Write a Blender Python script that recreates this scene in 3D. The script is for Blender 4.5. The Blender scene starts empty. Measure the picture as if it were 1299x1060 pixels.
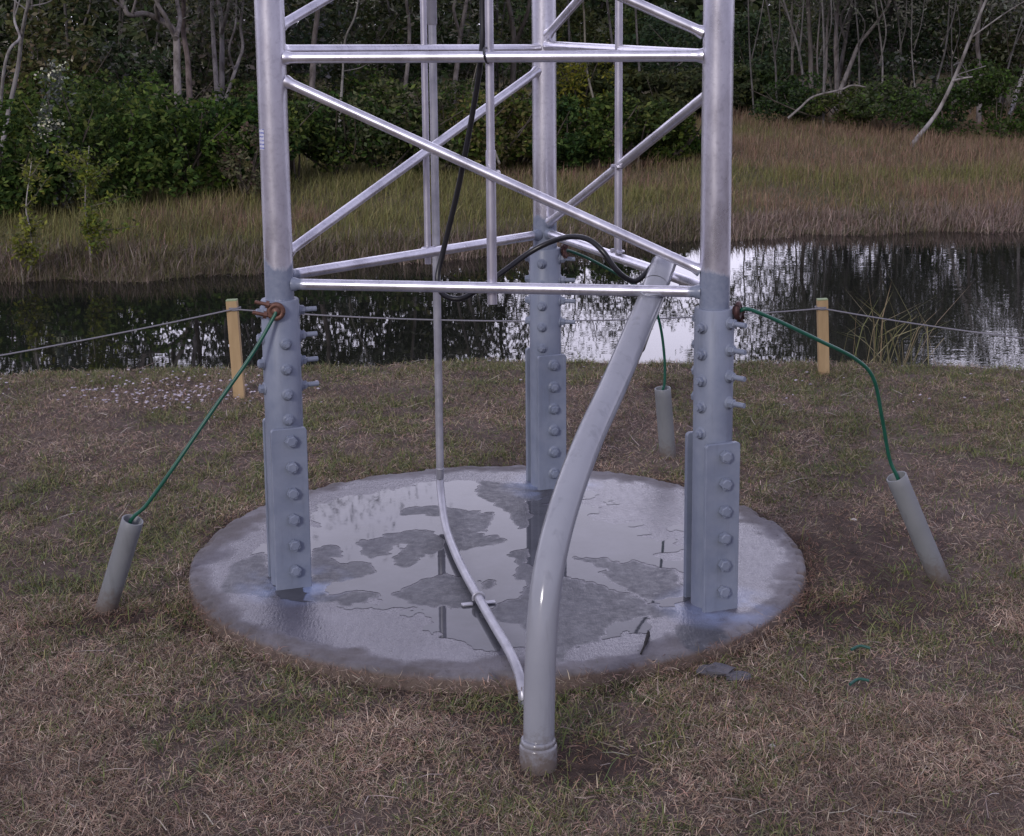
import bpy, math, random
import numpy as np
from math import radians as R_, sin, cos, pi
rng = np.random.default_rng(7); random.seed(7)
S = bpy.context.scene; COL = S.collection
W, H = 1299, 1060
# ------------------------------------------------------------------ camera
FPX, PIT, ROLL, CY = 1969.1, 0.1785, -0.0088, 379.5     # CY: optical axis above the middle, as in a cropped photo
CAM = np.array([-0.0015, -4.8718, 1.7162])
Fv = np.array([0, cos(PIT), -sin(PIT)]); r0 = np.array([1., 0, 0]); u0 = np.cross(r0, Fv)
Rv = cos(ROLL)*r0 + sin(ROLL)*u0; Uv = -sin(ROLL)*r0 + cos(ROLL)*u0
def ray(x, y): return Fv + Rv*(x-W/2)/FPX - Uv*(y-CY)/FPX
def gz(x, y, z=-.05):                       # world point of a photo pixel on the level z
    d = ray(x, y); return CAM + d*((z-CAM[2])/d[2])
def at(x, y, Y):                            # ... at the distance Y
    d = ray(x, y); return CAM + d*((Y-CAM[1])/d[1])
def on_plane(x, y, p, n):
    d = ray(x, y); n = np.asarray(n, float); return CAM + d*(np.dot(np.asarray(p)-CAM, n)/np.dot(d, n))
cd = bpy.data.cameras.new('camera'); co = bpy.data.objects.new('camera', cd); COL.objects.link(co)
from mathutils import Matrix, Vector
m = Matrix(((Rv[0], Uv[0], -Fv[0], CAM[0]), (Rv[1], Uv[1], -Fv[1], CAM[1]), (Rv[2], Uv[2], -Fv[2], CAM[2]), (0, 0, 0, 1)))
co.matrix_world = m; cd.sensor_width = 36; cd.lens = FPX/W*36; cd.shift_y = (CY-H/2)/W; cd.clip_end = 2000; cd.clip_start = .05
S.camera = co
# ------------------------------------------------------------------ noise
_T = rng.random((256, 256))
def vn(x, y, s, o=0):
    x = np.asarray(x, float)/s+o*17.3+500; y = np.asarray(y, float)/s+o*31.7+500
    i = np.floor(x).astype(int); j = np.floor(y).astype(int); u = x-i; v = y-j
    u = u*u*(3-2*u); v = v*v*(3-2*v)
    a = _T[i % 256, j % 256]; b = _T[(i+1) % 256, j % 256]; c = _T[i % 256, (j+1) % 256]; d = _T[(i+1) % 256, (j+1) % 256]
    return (a*(1-u)+b*u)*(1-v)+(c*(1-u)+d*u)*v
def fbm(x, y, s, o=0, n=4):
    t = 0; a = .5
    for k in range(n): t = t+a*vn(x, y, s/2**k, o+k); a *= .5
    return t/(1-.5**n)
# ------------------------------------------------------------------ objects
def tag(o, label=None, cat=None, group=None, kind=None):
    if label: o['label'] = label
    if cat: o['category'] = cat
    if group: o['group'] = group
    if kind: o['kind'] = kind
    return o
def empty(name, loc):
    o = bpy.data.objects.new(name, None); COL.objects.link(o); o.location = tuple(loc); o.empty_display_size = .1
    return o
def root_loc(o):
    while o.parent: o = o.parent
    return np.array(o.location)
class MB:
    """collects shapes (world coordinates); build() links them as one mesh"""
    def __init__(s): s.v = []; s.f = []; s.c = []; s.n = 0; s.sm = []
    def add(s, v, faces, col=None, smooth=True):
        v = np.asarray(v, float).reshape(-1, 3)
        for f in faces:
            f = np.asarray(f, int)
            if f.size: s.f.append(f+s.n); s.sm.append(np.full(len(f), smooth))
        s.v.append(v); s.n += len(v)
        if col is not None: s.c.append(np.broadcast_to(np.asarray(col, float), (len(v), 3)))
        return s
    def tube(s, pts, r, n=14, caps=True, col=None, inner=None):
        P = np.asarray(pts, float); k = len(P); r = np.broadcast_to(np.asarray(r, float), (k,))
        T = np.gradient(P, axis=0); T /= np.linalg.norm(T, axis=1)[:, None]+1e-12
        a = np.array([0, 0, 1.]) if abs(T[0, 2]) < .9 else np.array([1., 0, 0])
        N = np.cross(T[0], a); N /= np.linalg.norm(N); A = np.linspace(0, 2*pi, n, endpoint=False); V = []
        for i in range(k):
            N = N-T[i]*np.dot(N, T[i]); N /= np.linalg.norm(N); B = np.cross(T[i], N)
            V.append(P[i]+r[i]*(np.cos(A)[:, None]*N+np.sin(A)[:, None]*B))
        V = np.concatenate(V); i0 = np.arange(n); i1 = (i0+1) % n
        q = np.concatenate([np.stack([i0+j*n, i1+j*n, i1+(j+1)*n, i0+(j+1)*n], 1) for j in range(k-1)])
        s.add(V, [q], col)
        if caps:
            for j, fl in ((0, True), (k-1, False)):
                ring = V[j*n:(j+1)*n]; f = np.arange(n)[None]
                s.add(ring, [f[:, ::-1] if fl else f], col, False)
        return s
    def prism(s, p0, p1, r, n=6, r1=None, rot=0, col=None):
        p0 = np.asarray(p0, float); p1 = np.asarray(p1, float); d = p1-p0; d /= np.linalg.norm(d)
        a = np.array([0, 0, 1.]) if abs(d[2]) < .9 else np.array([1., 0, 0]); N = np.cross(d, a); N /= np.linalg.norm(N); B = np.cross(d, N)
        A = np.linspace(0, 2*pi, n, endpoint=False)+rot; c = np.cos(A)[:, None]*N+np.sin(A)[:, None]*B
        V = np.concatenate([p0+r*c, p1+(r if r1 is None else r1)*c]); i0 = np.arange(n); i1 = (i0+1) % n
        s.add(V, [np.stack([i0, i1, i1+n, i0+n], 1), i0[::-1][None], (i0+n)[None]], col, n > 8)
        return s
    def slab(s, c, ax, ay, az, hx, hy, hz, rr=0, bev=.002, nseg=5):
        """plate: rounded rectangle hx*hy (upper corners rounded by rr), thick hz along az, edges bevelled"""
        c = np.asarray(c, float); out = []
        def outline(d):
            o = [(-hx+d, -hy), (hx-d, -hy)]
            for k in range(nseg+1):
                t = k/nseg*pi/2; o.append((hx-rr+(rr-d)*cos(t), hy-rr+(rr-d)*sin(t)))
            for k in range(nseg+1):
                t = pi/2+k/nseg*pi/2; o.append((-hx+rr+(rr-d)*cos(t), hy-rr+(rr-d)*sin(t)))
            return o
        rings = [(bev, -hz), (0, -hz+bev), (0, hz-bev), (bev, hz)]
        V = np.array([c+ax*p[0]+ay*p[1]+az*z for d, z in rings for p in outline(d)]); n = len(outline(0)); i0 = np.arange(n); i1 = (i0+1) % n
        fs = [np.stack([i0+j*n, i1+j*n, i1+(j+1)*n, i0+(j+1)*n], 1) for j in range(3)]
        s.add(V, fs+[i0[::-1][None], (i0+3*n)[None]], None, False)
        return s
    def build(s, name, mat, parent=None, base=None):
        v = np.concatenate(s.v); off = root_loc(parent) if parent is not None else (np.zeros(3) if base is None else np.asarray(base, float))
        me = bpy.data.meshes.new(name); v = v-off
        me.vertices.add(len(v)); me.vertices.foreach_set('co', v.astype(np.float32).ravel())
        lt = np.concatenate([np.full(len(f), f.shape[1]) for f in s.f]); li = np.concatenate([f.ravel() for f in s.f])
        me.loops.add(len(li)); me.loops.foreach_set('vertex_index', li.astype(np.int32))
        me.polygons.add(len(lt)); me.polygons.foreach_set('loop_start', np.concatenate([[0], np.cumsum(lt)[:-1]]).astype(np.int32))
        try: me.polygons.foreach_set('loop_total', lt.astype(np.int32))
        except Exception: pass
        me.polygons.foreach_set('use_smooth', np.concatenate(s.sm))
        if s.c and sum(len(c) for c in s.c) == len(v):
            at_ = me.attributes.new('col', 'FLOAT_COLOR', 'POINT'); c = np.concatenate(s.c)
            at_.data.foreach_set('color', np.concatenate([c, np.ones((len(c), 1))], 1).astype(np.float32).ravel())
        me.update(); me.validate()
        if mat: me.materials.append(mat)
        o = bpy.data.objects.new(name, me); COL.objects.link(o)
        if parent is not None: o.parent = parent
        else: o.location = tuple(off)
        return o
def open_end(mb, e, d, ro, ri, depth, miter=None, n=36, part=range(5)):
    """rim and inner wall of an open pipe whose axis d ends at e; miter(offset) shifts the cut along the axis"""
    a = np.array([0, 0, 1.]) if abs(d[2]) < .9 else np.array([1., 0, 0]); N = np.cross(d, a); N /= np.linalg.norm(N); B = np.cross(d, N)
    A = np.linspace(0, 2*pi, n, endpoint=False); c = np.cos(A)[:, None]*N+np.sin(A)[:, None]*B
    sh = (lambda o: 0*o[:, 0]) if miter is None else miter
    rings = [(ro, -.12 if miter is not None else -.03), (ro, -.0015), (ro-.0012, 0), (ri+.0012, 0), (ri, -.0015), (ri, -depth)]
    V = []
    for k, (r, z) in enumerate(rings):
        o = c*r; V.append(e+o+d*(z+(sh(o) if 0 < k < 5 else 0*sh(o)))[:, None])
    i0 = np.arange(n); i1 = (i0+1) % n
    mb.add(np.concatenate(V), [np.concatenate([np.stack([i0+j*n, i1+j*n, i1+(j+1)*n, i0+(j+1)*n], 1) for j in part])]); return mb
def crom(P, n=8):
    P = np.asarray(P, float); Q = np.concatenate([[2*P[0]-P[1]], P, [2*P[-1]-P[-2]]]); out = []
    for i in range(1, len(Q)-2):
        for t in np.linspace(0, 1, n, endpoint=False):
            a, b, c, d = Q[i-1:i+3]
            out.append(.5*(2*b+(c-a)*t+(2*a-5*b+4*c-d)*t*t+(3*b-a-3*c+d)*t**3))
    return np.array(out+[P[-1]])
# ------------------------------------------------------------------ materials
def mat(name):
    m = bpy.data.materials.new(name); m.use_nodes = True; nt = m.node_tree; b = nt.nodes['Principled BSDF']
    def N(t, **k):
        n = nt.nodes.new(t)
        for a, v in k.items(): setattr(n, a, v)
        return n
    return m, nt, b, N, nt.links.new
def noise(N, L, scale, detail=5, rough=.6, vec=None, kind='Object', mp=None):
    tc = N('ShaderNodeTexCoord'); t = N('ShaderNodeTexNoise'); t.inputs['Scale'].default_value = scale; t.inputs['Detail'].default_value = detail; t.inputs['Roughness'].default_value = rough
    src = tc.outputs[kind]
    if mp:
        q = N('ShaderNodeMapping'); q.inputs['Scale'].default_value = mp; L(src, q.inputs['Vector']); src = q.outputs[0]
    L(src, t.inputs['Vector']); return t.outputs['Fac']
def ramp(N, L, fac, stops):
    r = N('ShaderNodeValToRGB'); e = r.color_ramp.elements
    while len(e) < len(stops): e.new(.5)
    for k, (p, c) in zip(e, stops):
        k.position = p; k.color = (c, c, c, 1) if isinstance(c, (int, float)) else (*c, 1)
    L(fac, r.inputs['Fac']); return r.outputs['Color']
def mix(N, L, fac, a, b, bt='MIX'):
    x = N('ShaderNodeMix', data_type='RGBA', blend_type=bt)
    for s_, v in ((x.inputs[0], fac), (x.inputs[6], a), (x.inputs[7], b)):
        if isinstance(v, (int, float)): s_.default_value = v
        elif isinstance(v, tuple): s_.default_value = (*v, 1)
        else: L(v, s_)
    return x.outputs[2]
def bump(N, L, b, h, st, dist=.01):
    n = N('ShaderNodeBump'); n.inputs['Strength'].default_value = st; n.inputs['Distance'].default_value = dist; L(h, n.inputs['Height']); L(n.outputs[0], b.inputs['Normal'])
def simple(name, c1, c2, sc, rough=.5, metal=0, bst=.1, bsc=None, r2=None, spec=.5, mp=None):
    m, nt, b, N, L = mat(name)
    n = noise(N, L, sc, mp=mp); L(ramp(N, L, n, [(.3, c1), (.7, c2)]), b.inputs['Base Color'])
    b.inputs['Metallic'].default_value = metal; b.inputs['Specular IOR Level'].default_value = spec
    if r2 is None: b.inputs['Roughness'].default_value = rough
    else: L(ramp(N, L, noise(N, L, sc*1.7, mp=mp), [(.3, rough), (.7, r2)]), b.inputs['Roughness'])
    if bst: bump(N, L, b, noise(N, L, bsc or sc*4), bst, .002)
    return m
LEG = {'L': np.array([-.7014, -.2662]), 'R': np.array([.5816, -.4746]), 'B': np.array([.1205, .7408])}
Z1, Z2 = 1.611, .939                       # the two rings of horizontal braces in view
PAINT = ((.175, .203, .268), (.235, .262, .325))
def galv_mat():
    m, nt, b, N, L = mat('galvanised_tube')
    tc = N('ShaderNodeTexCoord'); geo = N('ShaderNodeNewGeometry')
    n1 = noise(N, L, 9, 6, .65, mp=(1, 1, .35)); n2 = noise(N, L, 70, 4)
    g = ramp(N, L, n1, [(.25, (.44, .43, .47)), (.48, (.69, .68, .735)), (.72, (.85, .84, .89))])
    g = mix(N, L, ramp(N, L, n2, [(.5, 0.), (.75, .35)]), g, (.34, .33, .38))
    # brushed-on grey blue paint that covers the lowest joints
    mx = None
    for P in LEG.values():
        v = N('ShaderNodeVectorMath', operation='DISTANCE'); L(geo.outputs['Position'], v.inputs[0]); v.inputs[1].default_value = (*P, Z2)
        o = v.outputs['Value']
        if mx is None: mx = o
        else:
            q = N('ShaderNodeMath', operation='MINIMUM'); L(mx, q.inputs[0]); L(o, q.inputs[1]); mx = q.outputs[0]
    sx = N('ShaderNodeSeparateXYZ'); L(geo.outputs['Position'], sx.inputs[0])
    zz = N('ShaderNodeMath', operation='SUBTRACT'); L(sx.outputs['Z'], zz.inputs[0]); zz.inputs[1].default_value = Z2-.135
    # legs: everything below the joint; braces: a hand's breadth round the joint
    mn = N('ShaderNodeMath', operation='MINIMUM'); L(mx, mn.inputs[0])
    zz2 = N('ShaderNodeMath', operation='ADD'); L(zz.outputs[0], zz2.inputs[0]); zz2.inputs[1].default_value = .08; L(zz2.outputs[0], mn.inputs[1])
    ad = N('ShaderNodeMath', operation='MULTIPLY_ADD'); L(n1, ad.inputs[0]); ad.inputs[1].default_value = .10; L(mn.outputs[0], ad.inputs[2])
    pf = ramp(N, L, ad.outputs[0], [(.122, 1.), (.132, 0.)])
    pc = ramp(N, L, n2, [(.3, PAINT[0]), (.7, PAINT[1])])
    L(mix(N, L, pf, g, pc), b.inputs['Base Color'])
    inv = N('ShaderNodeMath', operation='MULTIPLY_ADD'); L(pf, inv.inputs[0]); inv.inputs[1].default_value = -.85; inv.inputs[2].default_value = .85; L(inv.outputs[0], b.inputs['Metallic'])
    L(ramp(N, L, n1, [(.3, .24), (.7, .38)]), b.inputs['Roughness'])
    bump(N, L, b, noise(N, L, 60, 3), .06, .002)
    return m
def paint_mat():
    m, nt, b, N, L = mat('grey_blue_paint')
    n = noise(N, L, 14, 6); n2 = noise(N, L, 120, 3)
    L(ramp(N, L, n, [(.3, PAINT[0]), (.7, PAINT[1])]), b.inputs['Base Color'])
    L(mix(N, L, ramp(N, L, noise(N, L, 40, 4, .7, mp=(1, 1, .1)), [(.55, 0.), (.75, .4)]), ramp(N, L, n, [(.3, PAINT[0]), (.7, PAINT[1])]), (.12, .13, .165)), b.inputs['Base Color'])
    L(ramp(N, L, n, [(.3, .36), (.7, .6)]), b.inputs['Roughness']); bump(N, L, b, n2, .12, .002); return m
def attr_mat(name, rough=.8, spec=.25, transl=0.):
    m, nt, b, N, L = mat(name)
    a = N('ShaderNodeAttribute', attribute_name='col'); L(a.outputs['Color'], b.inputs['Base Color'])
    b.inputs['Roughness'].default_value = rough; b.inputs['Specular IOR Level'].default_value = spec
    if transl:
        t = N('ShaderNodeBsdfTranslucent'); L(a.outputs['Color'], t.inputs['Color']); x = N('ShaderNodeMixShader'); x.inputs[0].default_value = transl
        L(b.outputs[0], x.inputs[1]); L(t.outputs[0], x.inputs[2]); L(x.outputs[0], nt.nodes['Material Output'].inputs['Surface'])
    return m
def dirty(name, c1, c2, ra, rb):            # clean plastic, with scuffs and soil splashed on the lowest centimetres
    m, nt, b, N, L = mat(name); n = noise(N, L, 6); n2 = noise(N, L, 55, 5, .7); n3 = noise(N, L, 30, 3, .6, mp=(1, 1, .12))
    c = ramp(N, L, n, [(.3, c1), (.7, c2)]); c = mix(N, L, ramp(N, L, n3, [(.56, 0.), (.72, .35)]), c, tuple(.55*x for x in c1))
    geo = N('ShaderNodeNewGeometry'); sx = N('ShaderNodeSeparateXYZ'); L(geo.outputs['Position'], sx.inputs[0])
    q = N('ShaderNodeMath', operation='MULTIPLY_ADD'); L(n2, q.inputs[0]); q.inputs[1].default_value = -.16; L(sx.outputs['Z'], q.inputs[2])
    f = ramp(N, L, q.outputs[0], [(.0, 0.), (.5, 0.)]); mr = N('ShaderNodeMapRange'); mr.inputs[1].default_value = -.02; mr.inputs[2].default_value = -.10; mr.inputs[4].default_value = .85; L(q.outputs[0], mr.inputs[0])
    L(mix(N, L, mr.outputs[0], c, (.12, .09, .07)), b.inputs['Base Color']); L(ramp(N, L, n2, [(.35, ra), (.7, rb)]), b.inputs['Roughness']); bump(N, L, b, n2, .03, .002); return m
def bark_mat():
    m = attr_mat('bark', .85, .2); nt = m.node_tree; N = lambda t, **k: (lambda n: ([setattr(n, a, v) for a, v in k.items()], n)[1])(nt.nodes.new(t)); L = nt.links.new
    b = nt.nodes['Principled BSDF']; a = [x for x in nt.nodes if x.type == 'ATTRIBUTE'][0]
    n = noise(N, L, 9, 5, .65, mp=(1, 1, .3)); L(mix(N, L, 1., a.outputs['Color'], ramp(N, L, n, [(.35, (.42, .40, .38)), (.55, (.95, .95, .93)), (.7, (1.25, 1.25, 1.25))]), 'MULTIPLY'), b.inputs['Base Color']); bump(N, L, b, n, .4, .01); return m
M = dict(
    galv=galv_mat(), paint=paint_mat(),
    rail=simple('galvanised_rail', (.46, .45, .50), (.62, .60, .66), 12, .34, .8, .05, r2=.46),
    pvc=dirty('grey_pvc', (.185, .195, .20), (.225, .235, .24), .38, .55),
    conduit=dirty('grey_conduit', (.275, .285, .315), (.315, .325, .355), .11, .2),
    thin=simple('thin_grey_conduit', (.34, .34, .37), (.46, .46, .50), 20, .32, .35, .05, 60, r2=.42),
    black=simple('black_cable', (.010, .010, .012), (.016, .016, .018), 30, .32, 0, 0),
    green=simple('green_sheath', (.008, .075, .045), (.014, .105, .065), 30, .38, 0, 0),
    copper=simple('bronze_clamp', (.13, .062, .042), (.22, .12, .09), 60, .45, .6, .3, r2=.6),
    dark_clamp=simple('tarnished_clamp', (.045, .026, .024), (.10, .045, .038), 60, .5, .5, .3),
    string=simple('grey_string', (.17, .165, .185), (.25, .245, .265), 200, .8, 0, .3),
    wood=simple('pale_timber', (.37, .255, .125), (.48, .34, .18), 30, .7, 0, .2, 200, mp=(1, 1, .12)),
    wood_top=simple('green_paint', (.20, .27, .13), (.28, .33, .17), 40, .7, 0, .1),
    bark=bark_mat(), leaf=attr_mat('leaf', .7, .12, .25), grass=attr_mat('grass_blade', .75, .2, .15),
    petal=attr_mat('petal', .7, .2), sticker=None,
    rubble=simple('broken_concrete', (.07, .068, .08), (.13, .125, .14), 25, .9, 0, .6),
    scrap=simple('green_scrap', (.01, .07, .05), (.02, .10, .075), 60, .5, 0, .1),
    twig=simple('dark_twig', (.010, .009, .008), (.025, .02, .016), 80, .9, 0, .3),
    stone=simple('pale_pebble', (.5, .48, .46), (.66, .63, .6), 60, .8, 0, .2),
)
# ------------------------------------------------------------------ ground
PC = np.array([-.0545, .0063]); PR = .9985      # the round concrete pad
XS = [-60, -30, -4.3, -2.3, -.65, 2.5, 5.2, 9, 30, 60]; YS = [8, 8.2, 8.54, 8.73, 9.6, 10.94, 11.19, 11.4, 12, 12]
def crest(x): return 2.97-.045*np.minimum(np.abs(x), 3)**2+.10*(fbm(x, 0*x, .9, 3)-.5)
def shore(x): return np.interp(x, XS, YS)+.7*(fbm(x, 0*x, .9, 9)-.5)+.35*(fbm(x, 0*x, .25, 13)-.5)
WATER = -.5
def terrain(x, y, micro=True):
    x = np.asarray(x, float); y = np.asarray(y, float)
    z = -.043+.022*np.clip((y+.6)/1.6, 0, 1)+.05*(fbm(x, y, 1.1, 1)-.5)
    if micro: z = z+.022*(fbm(x, y, .12, 5, 3)-.5)
    r = np.hypot(x-PC[0], y-PC[1]); z = np.where(r < PR+.12, -.027+.022*(fbm(x, y, .16, 2)-.5)-.026*np.clip((PC[1]-y)/.5, -.3, 1), z)
    z = np.where(r < PR-.03, -.16, z)
    d = y-crest(x); z = np.where(d > 0, z-np.minimum(.75*d+.25*d*d, 1.2), z)
    e = y-shore(x)
    far = np.where(e < .6, WATER+.2*e, np.interp(e, [.6, 3, 12], [-.38, -.32, -.12]))+.10*(fbm(x, y, 2.3, 4)-.5)*np.clip(e, 0, 1)
    far = np.maximum(far, -1.25)
    return np.where(e > -1.5, np.maximum(far, np.where(d > 0, z, far)) if False else far, z)
def soil_mat():
    m, nt, b, N, L = mat('soil')
    n1 = noise(N, L, 2.2, 6, .6); n2 = noise(N, L, 26, 6, .7); n3 = noise(N, L, 140, 4, .7)
    c = ramp(N, L, n1, [(.32, (.080, .060, .050)), (.5, (.145, .110, .092)), (.68, (.22, .172, .145))])
    c = mix(N, L, ramp(N, L, n2, [(.35, .75), (.65, 0.)]), c, (.095, .070, .058))
    c = mix(N, L, ramp(N, L, n3, [(.55, 0.), (.75, .6)]), c, (.33, .27, .235))
    mu_ = N('ShaderNodeAttribute', attribute_name='col'); c = mix(N, L, mu_.outputs['Fac'], c, ramp(N, L, n2, [(.35, (.040, .030, .026)), (.65, (.095, .066, .054))]))
    geo = N('ShaderNodeNewGeometry'); sx = N('ShaderNodeSeparateXYZ'); L(geo.outputs['Position'], sx.inputs[0])
    far = ramp(N, L, n1, [(.35, (.085, .085, .038)), (.65, (.14, .11, .07))])
    mr = N('ShaderNodeMapRange'); mr.inputs[1].default_value = 4; mr.inputs[2].default_value = 8; L(sx.outputs['Y'], mr.inputs[0])
    L(mix(N, L, mr.outputs[0], c, far), b.inputs['Base Color'])
    b.inputs['Roughness'].default_value = .95; b.inputs['Specular IOR Level'].default_value = .15
    ad = N('ShaderNodeMath', operation='ADD'); L(n2, ad.inputs[0]); L(n3, ad.inputs[1]); bump(N, L, b, ad.outputs[0], .8, .015)
    return m
def spread(lo, hi, step, out, g=1.18):
    a = list(np.arange(lo, hi+step/2, step)); s = step
    while a[-1] < out: s *= g; a.append(a[-1]+s)
    s = step
    while a[0] > -out: s *= g; a.insert(0, a[0]-s)
    return np.array(a)
gx = spread(-3.2, 3.2, .03, 420); gy = spread(-2.3, 3.9, .03, 420)
X, Y = np.meshgrid(gx, gy); Z = terrain(X, Y); nx, ny = len(gx), len(gy)
I = np.arange(nx*ny).reshape(ny, nx); q = np.stack([I[:-1, :-1], I[:-1, 1:], I[1:, 1:], I[1:, :-1]], -1).reshape(-1, 4)
def mud(x, y):          # bare dark soil: right of the pad, round the conduit, along the pad's edge
    b = lambda cx, cy, rx, ry, a: a*np.exp(-((x-cx)/rx)**2-((y-cy)/ry)**2)
    r = np.hypot(x-PC[0], y-PC[1])
    f = b(1.12, .08, .24, .38, .72)+b(.98, -.52, .28, .2, .7)+b(.13, -1.42, .16, .12, 1.0)+b(-1.2, -.5, .3, .16, .7)+b(-.2, -1.12, .5, .09, .7)+b(.7, 2.35, .12, .08, 1.1)+.45*np.exp(-((r-PR)/.06)**2)
    return np.clip((f*(.45+1.1*fbm(x, y, .14, 63, 4))+1.3*(fbm(x, y, .40, 66, 4)-.575)-.20)*2.2, 0, 1)
mu = mud(X, Y)
g = MB(); g.add(np.stack([X, Y, Z], -1).reshape(-1, 3), [q], np.stack([mu, mu, mu], -1).reshape(-1, 3)); tag(g.build('ground', soil_mat()), kind='structure')
def water_mat():
    m, nt, b, N, L = mat('pond_water')
    b.inputs['Base Color'].default_value = (.010, .011, .009, 1); b.inputs['Roughness'].default_value = .015; b.inputs['IOR'].default_value = 1.33
    a = noise(N, L, 1, 3, .5, mp=(3.0, 7.0, 1)); c = noise(N, L, .5, 2, .5)
    x = N('ShaderNodeMath', operation='MULTIPLY'); L(a, x.inputs[0]); geo = N('ShaderNodeNewGeometry'); sx = N('ShaderNodeSeparateXYZ'); L(geo.outputs['Position'], sx.inputs[0])
    mr = N('ShaderNodeMapRange'); mr.inputs[1].default_value = 1.6; mr.inputs[2].default_value = 3.0; mr.inputs[3].default_value = .0; mr.inputs[4].default_value = 1.4; L(sx.outputs['X'], mr.inputs[0])
    ad = N('ShaderNodeMath', operation='ADD'); L(mr.outputs[0], ad.inputs[0]); L(ramp(N, L, c, [(.42, .25), (.62, 1.)]), ad.inputs[1]); L(ad.outputs[0], x.inputs[1])
    bump(N, L, b, x.outputs[0], .022, .02); return m
wx = np.linspace(-60, 60, 41); wy = np.linspace(2.6, 13, 11); X, Y = np.meshgrid(wx, wy); I = np.arange(X.size).reshape(X.shape)
q = np.stack([I[:-1, :-1], I[:-1, 1:], I[1:, 1:], I[1:, :-1]], -1).reshape(-1, 4)
g = MB(); g.add(np.stack([X, Y, 0*X+WATER], -1).reshape(-1, 3), [q]); tag(g.build('water', water_mat()), kind='structure')
# ------------------------------------------------------------------ concrete pad, its damp patches and puddles
def zp(pts): return np.array([gz(230+a/1.604, 580+b/1.604, 0)[:2] for a, b in pts])
ISL = [zp(p) for p in (
    [(365,170),(400,160),(500,148),(535,165),(530,190),(490,195),(475,215),(450,222),(430,215),(430,200),(462,178),(440,176),(420,200),(390,207),(370,195)],
    [(440,105),(520,100),(590,108),(635,114),(622,150),(590,155),(640,160),(665,170),(600,185),(560,190),(550,170),(545,140),(530,122),(450,118)],
    [(435,280),(480,252),(540,240),(580,255),(592,290),(560,305),(480,300)],
    [(75,265),(110,215),(170,190),(185,260),(200,285),(90,278)],
    [(262,185),(310,182),(330,202),(290,212),(375,212),(388,238),(330,252),(290,262),(300,285),(370,270),(402,280),(350,298),(262,292)],
    [(600,318),(690,290),(702,260),(680,240),(692,212),(730,232),(790,250),(870,268),(925,280),(945,300),(1000,303),(1015,318),(930,326),(870,338),(850,372),(780,385),(770,420),(700,345),(630,325)],
    [(850,238),(920,213),(1000,225),(1025,282),(960,292),(900,266)],
    [(610,48),(690,52),(800,58),(790,72),(700,86),(720,120),(690,150),(660,110),(640,92),(600,78)],
    [(655,195),(700,180),(720,205),(690,215)],
    [(1010,345),(1060,335),(1110,360),(1060,400),(1005,380)],
    [(605,262),(632,256),(640,266),(615,272)],
    [(800,200),(860,205),(900,225),(880,232),(820,215)])]
def inpoly(px, py, P):
    ins = np.zeros(px.shape, bool); n = len(P)
    for i in range(n):
        x1, y1 = P[i]; x2, y2 = P[(i+1) % n]
        if y1 == y2: continue
        ins ^= ((y1 > py) != (y2 > py)) & (px < (x2-x1)*(py-y1)/(y2-y1)+x1)
    return ins
st = .0045; ax_ = np.arange(-PR, PR+st, st); GX, GY = np.meshgrid(ax_+PC[0], ax_+PC[1])
wxn = GX+.05*(fbm(GX, GY, .10, 11, 5)-.5)+.03*(fbm(GX, GY, .025, 12, 3)-.5); wyn = GY+.075*(fbm(GX, GY, .10, 21, 5)-.5)+.05*(fbm(GX, GY, .025, 22, 3)-.5)
isl = np.zeros(GX.shape)
for P in ISL: isl = np.maximum(isl, inpoly(wxn, wyn, P))
rad = np.hypot(GX-PC[0], GY-PC[1])/PR
def blur(a, k):
    for _ in range(k): a = (a+np.roll(a, 1, 0)+np.roll(a, -1, 0)+np.roll(a, 1, 1)+np.roll(a, -1, 1))/5
    return a
# water stands in the middle and left; the right back and the front only carry a wet film
fld = .64-.95*np.clip(rad-.70, 0, 1)/.2*.5+.5*(fbm(GX, GY, .22, 31, 5)-.5)+.42*(fbm(GX, GY, .07, 33, 5)-.5)
core = np.exp(-(((GX+.22)/.42)**2+((GY-.10)/.52)**2)); fld = fld+.42*core-.32*np.exp(-(((GX-.48)/.30)**2+((GY-.42)/.33)**2))-.22*np.exp(-(((GX+.42)/.30)**2+((GY+.62)/.20)**2))
fld = fld+.30*np.exp(-(((GX-.15)/.35)**2+((GY+.72)/.14)**2))
fld = np.where(rad > .93, -1, fld); fld = blur(fld-1.2*blur(isl, 1), 1)
damp = np.clip(blur(isl, 2), 0, 1)
gloss = np.clip(.95-np.clip(rad-.885-.16*(fbm(GX, GY, .25, 41)-.5)-.10*(fbm(GX, GY, .05, 42)-.5), 0, 1)/.06, 0, 1)
def iso_sheet(F, lev, z):
    n, m_ = F.shape; idx = np.arange(n*m_).reshape(n, m_); V = np.stack([GX, GY, np.full(GX.shape, z)], -1).reshape(-1, 3); f = F.ravel()-lev
    t = np.concatenate([np.stack([idx[:-1, :-1], idx[:-1, 1:], idx[1:, 1:]], -1).reshape(-1, 3), np.stack([idx[:-1, :-1], idx[1:, 1:], idx[1:, :-1]], -1).reshape(-1, 3)])
    c = (f[t] > 0).sum(1); full = t[c == 3]; mb = MB(); u, inv = np.unique(full, return_inverse=True); mb.add(V[u], [inv.reshape(-1, 3)])
    ev = []; ef = []
    for tri in t[(c > 0) & (c < 3)]:
        poly = []
        for k in range(3):
            a, b = tri[k], tri[(k+1) % 3]
            if f[a] > 0: poly.append(V[a])
            if (f[a] > 0) != (f[b] > 0): w = f[a]/(f[a]-f[b]); poly.append(V[a]+w*(V[b]-V[a]))
        k0 = len(ev); ev += poly
        for k in range(1, len(poly)-1): ef.append((k0, k0+k, k0+k+1))
    if ev: mb.add(np.array(ev), [np.array(ef)])
    return mb
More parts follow.
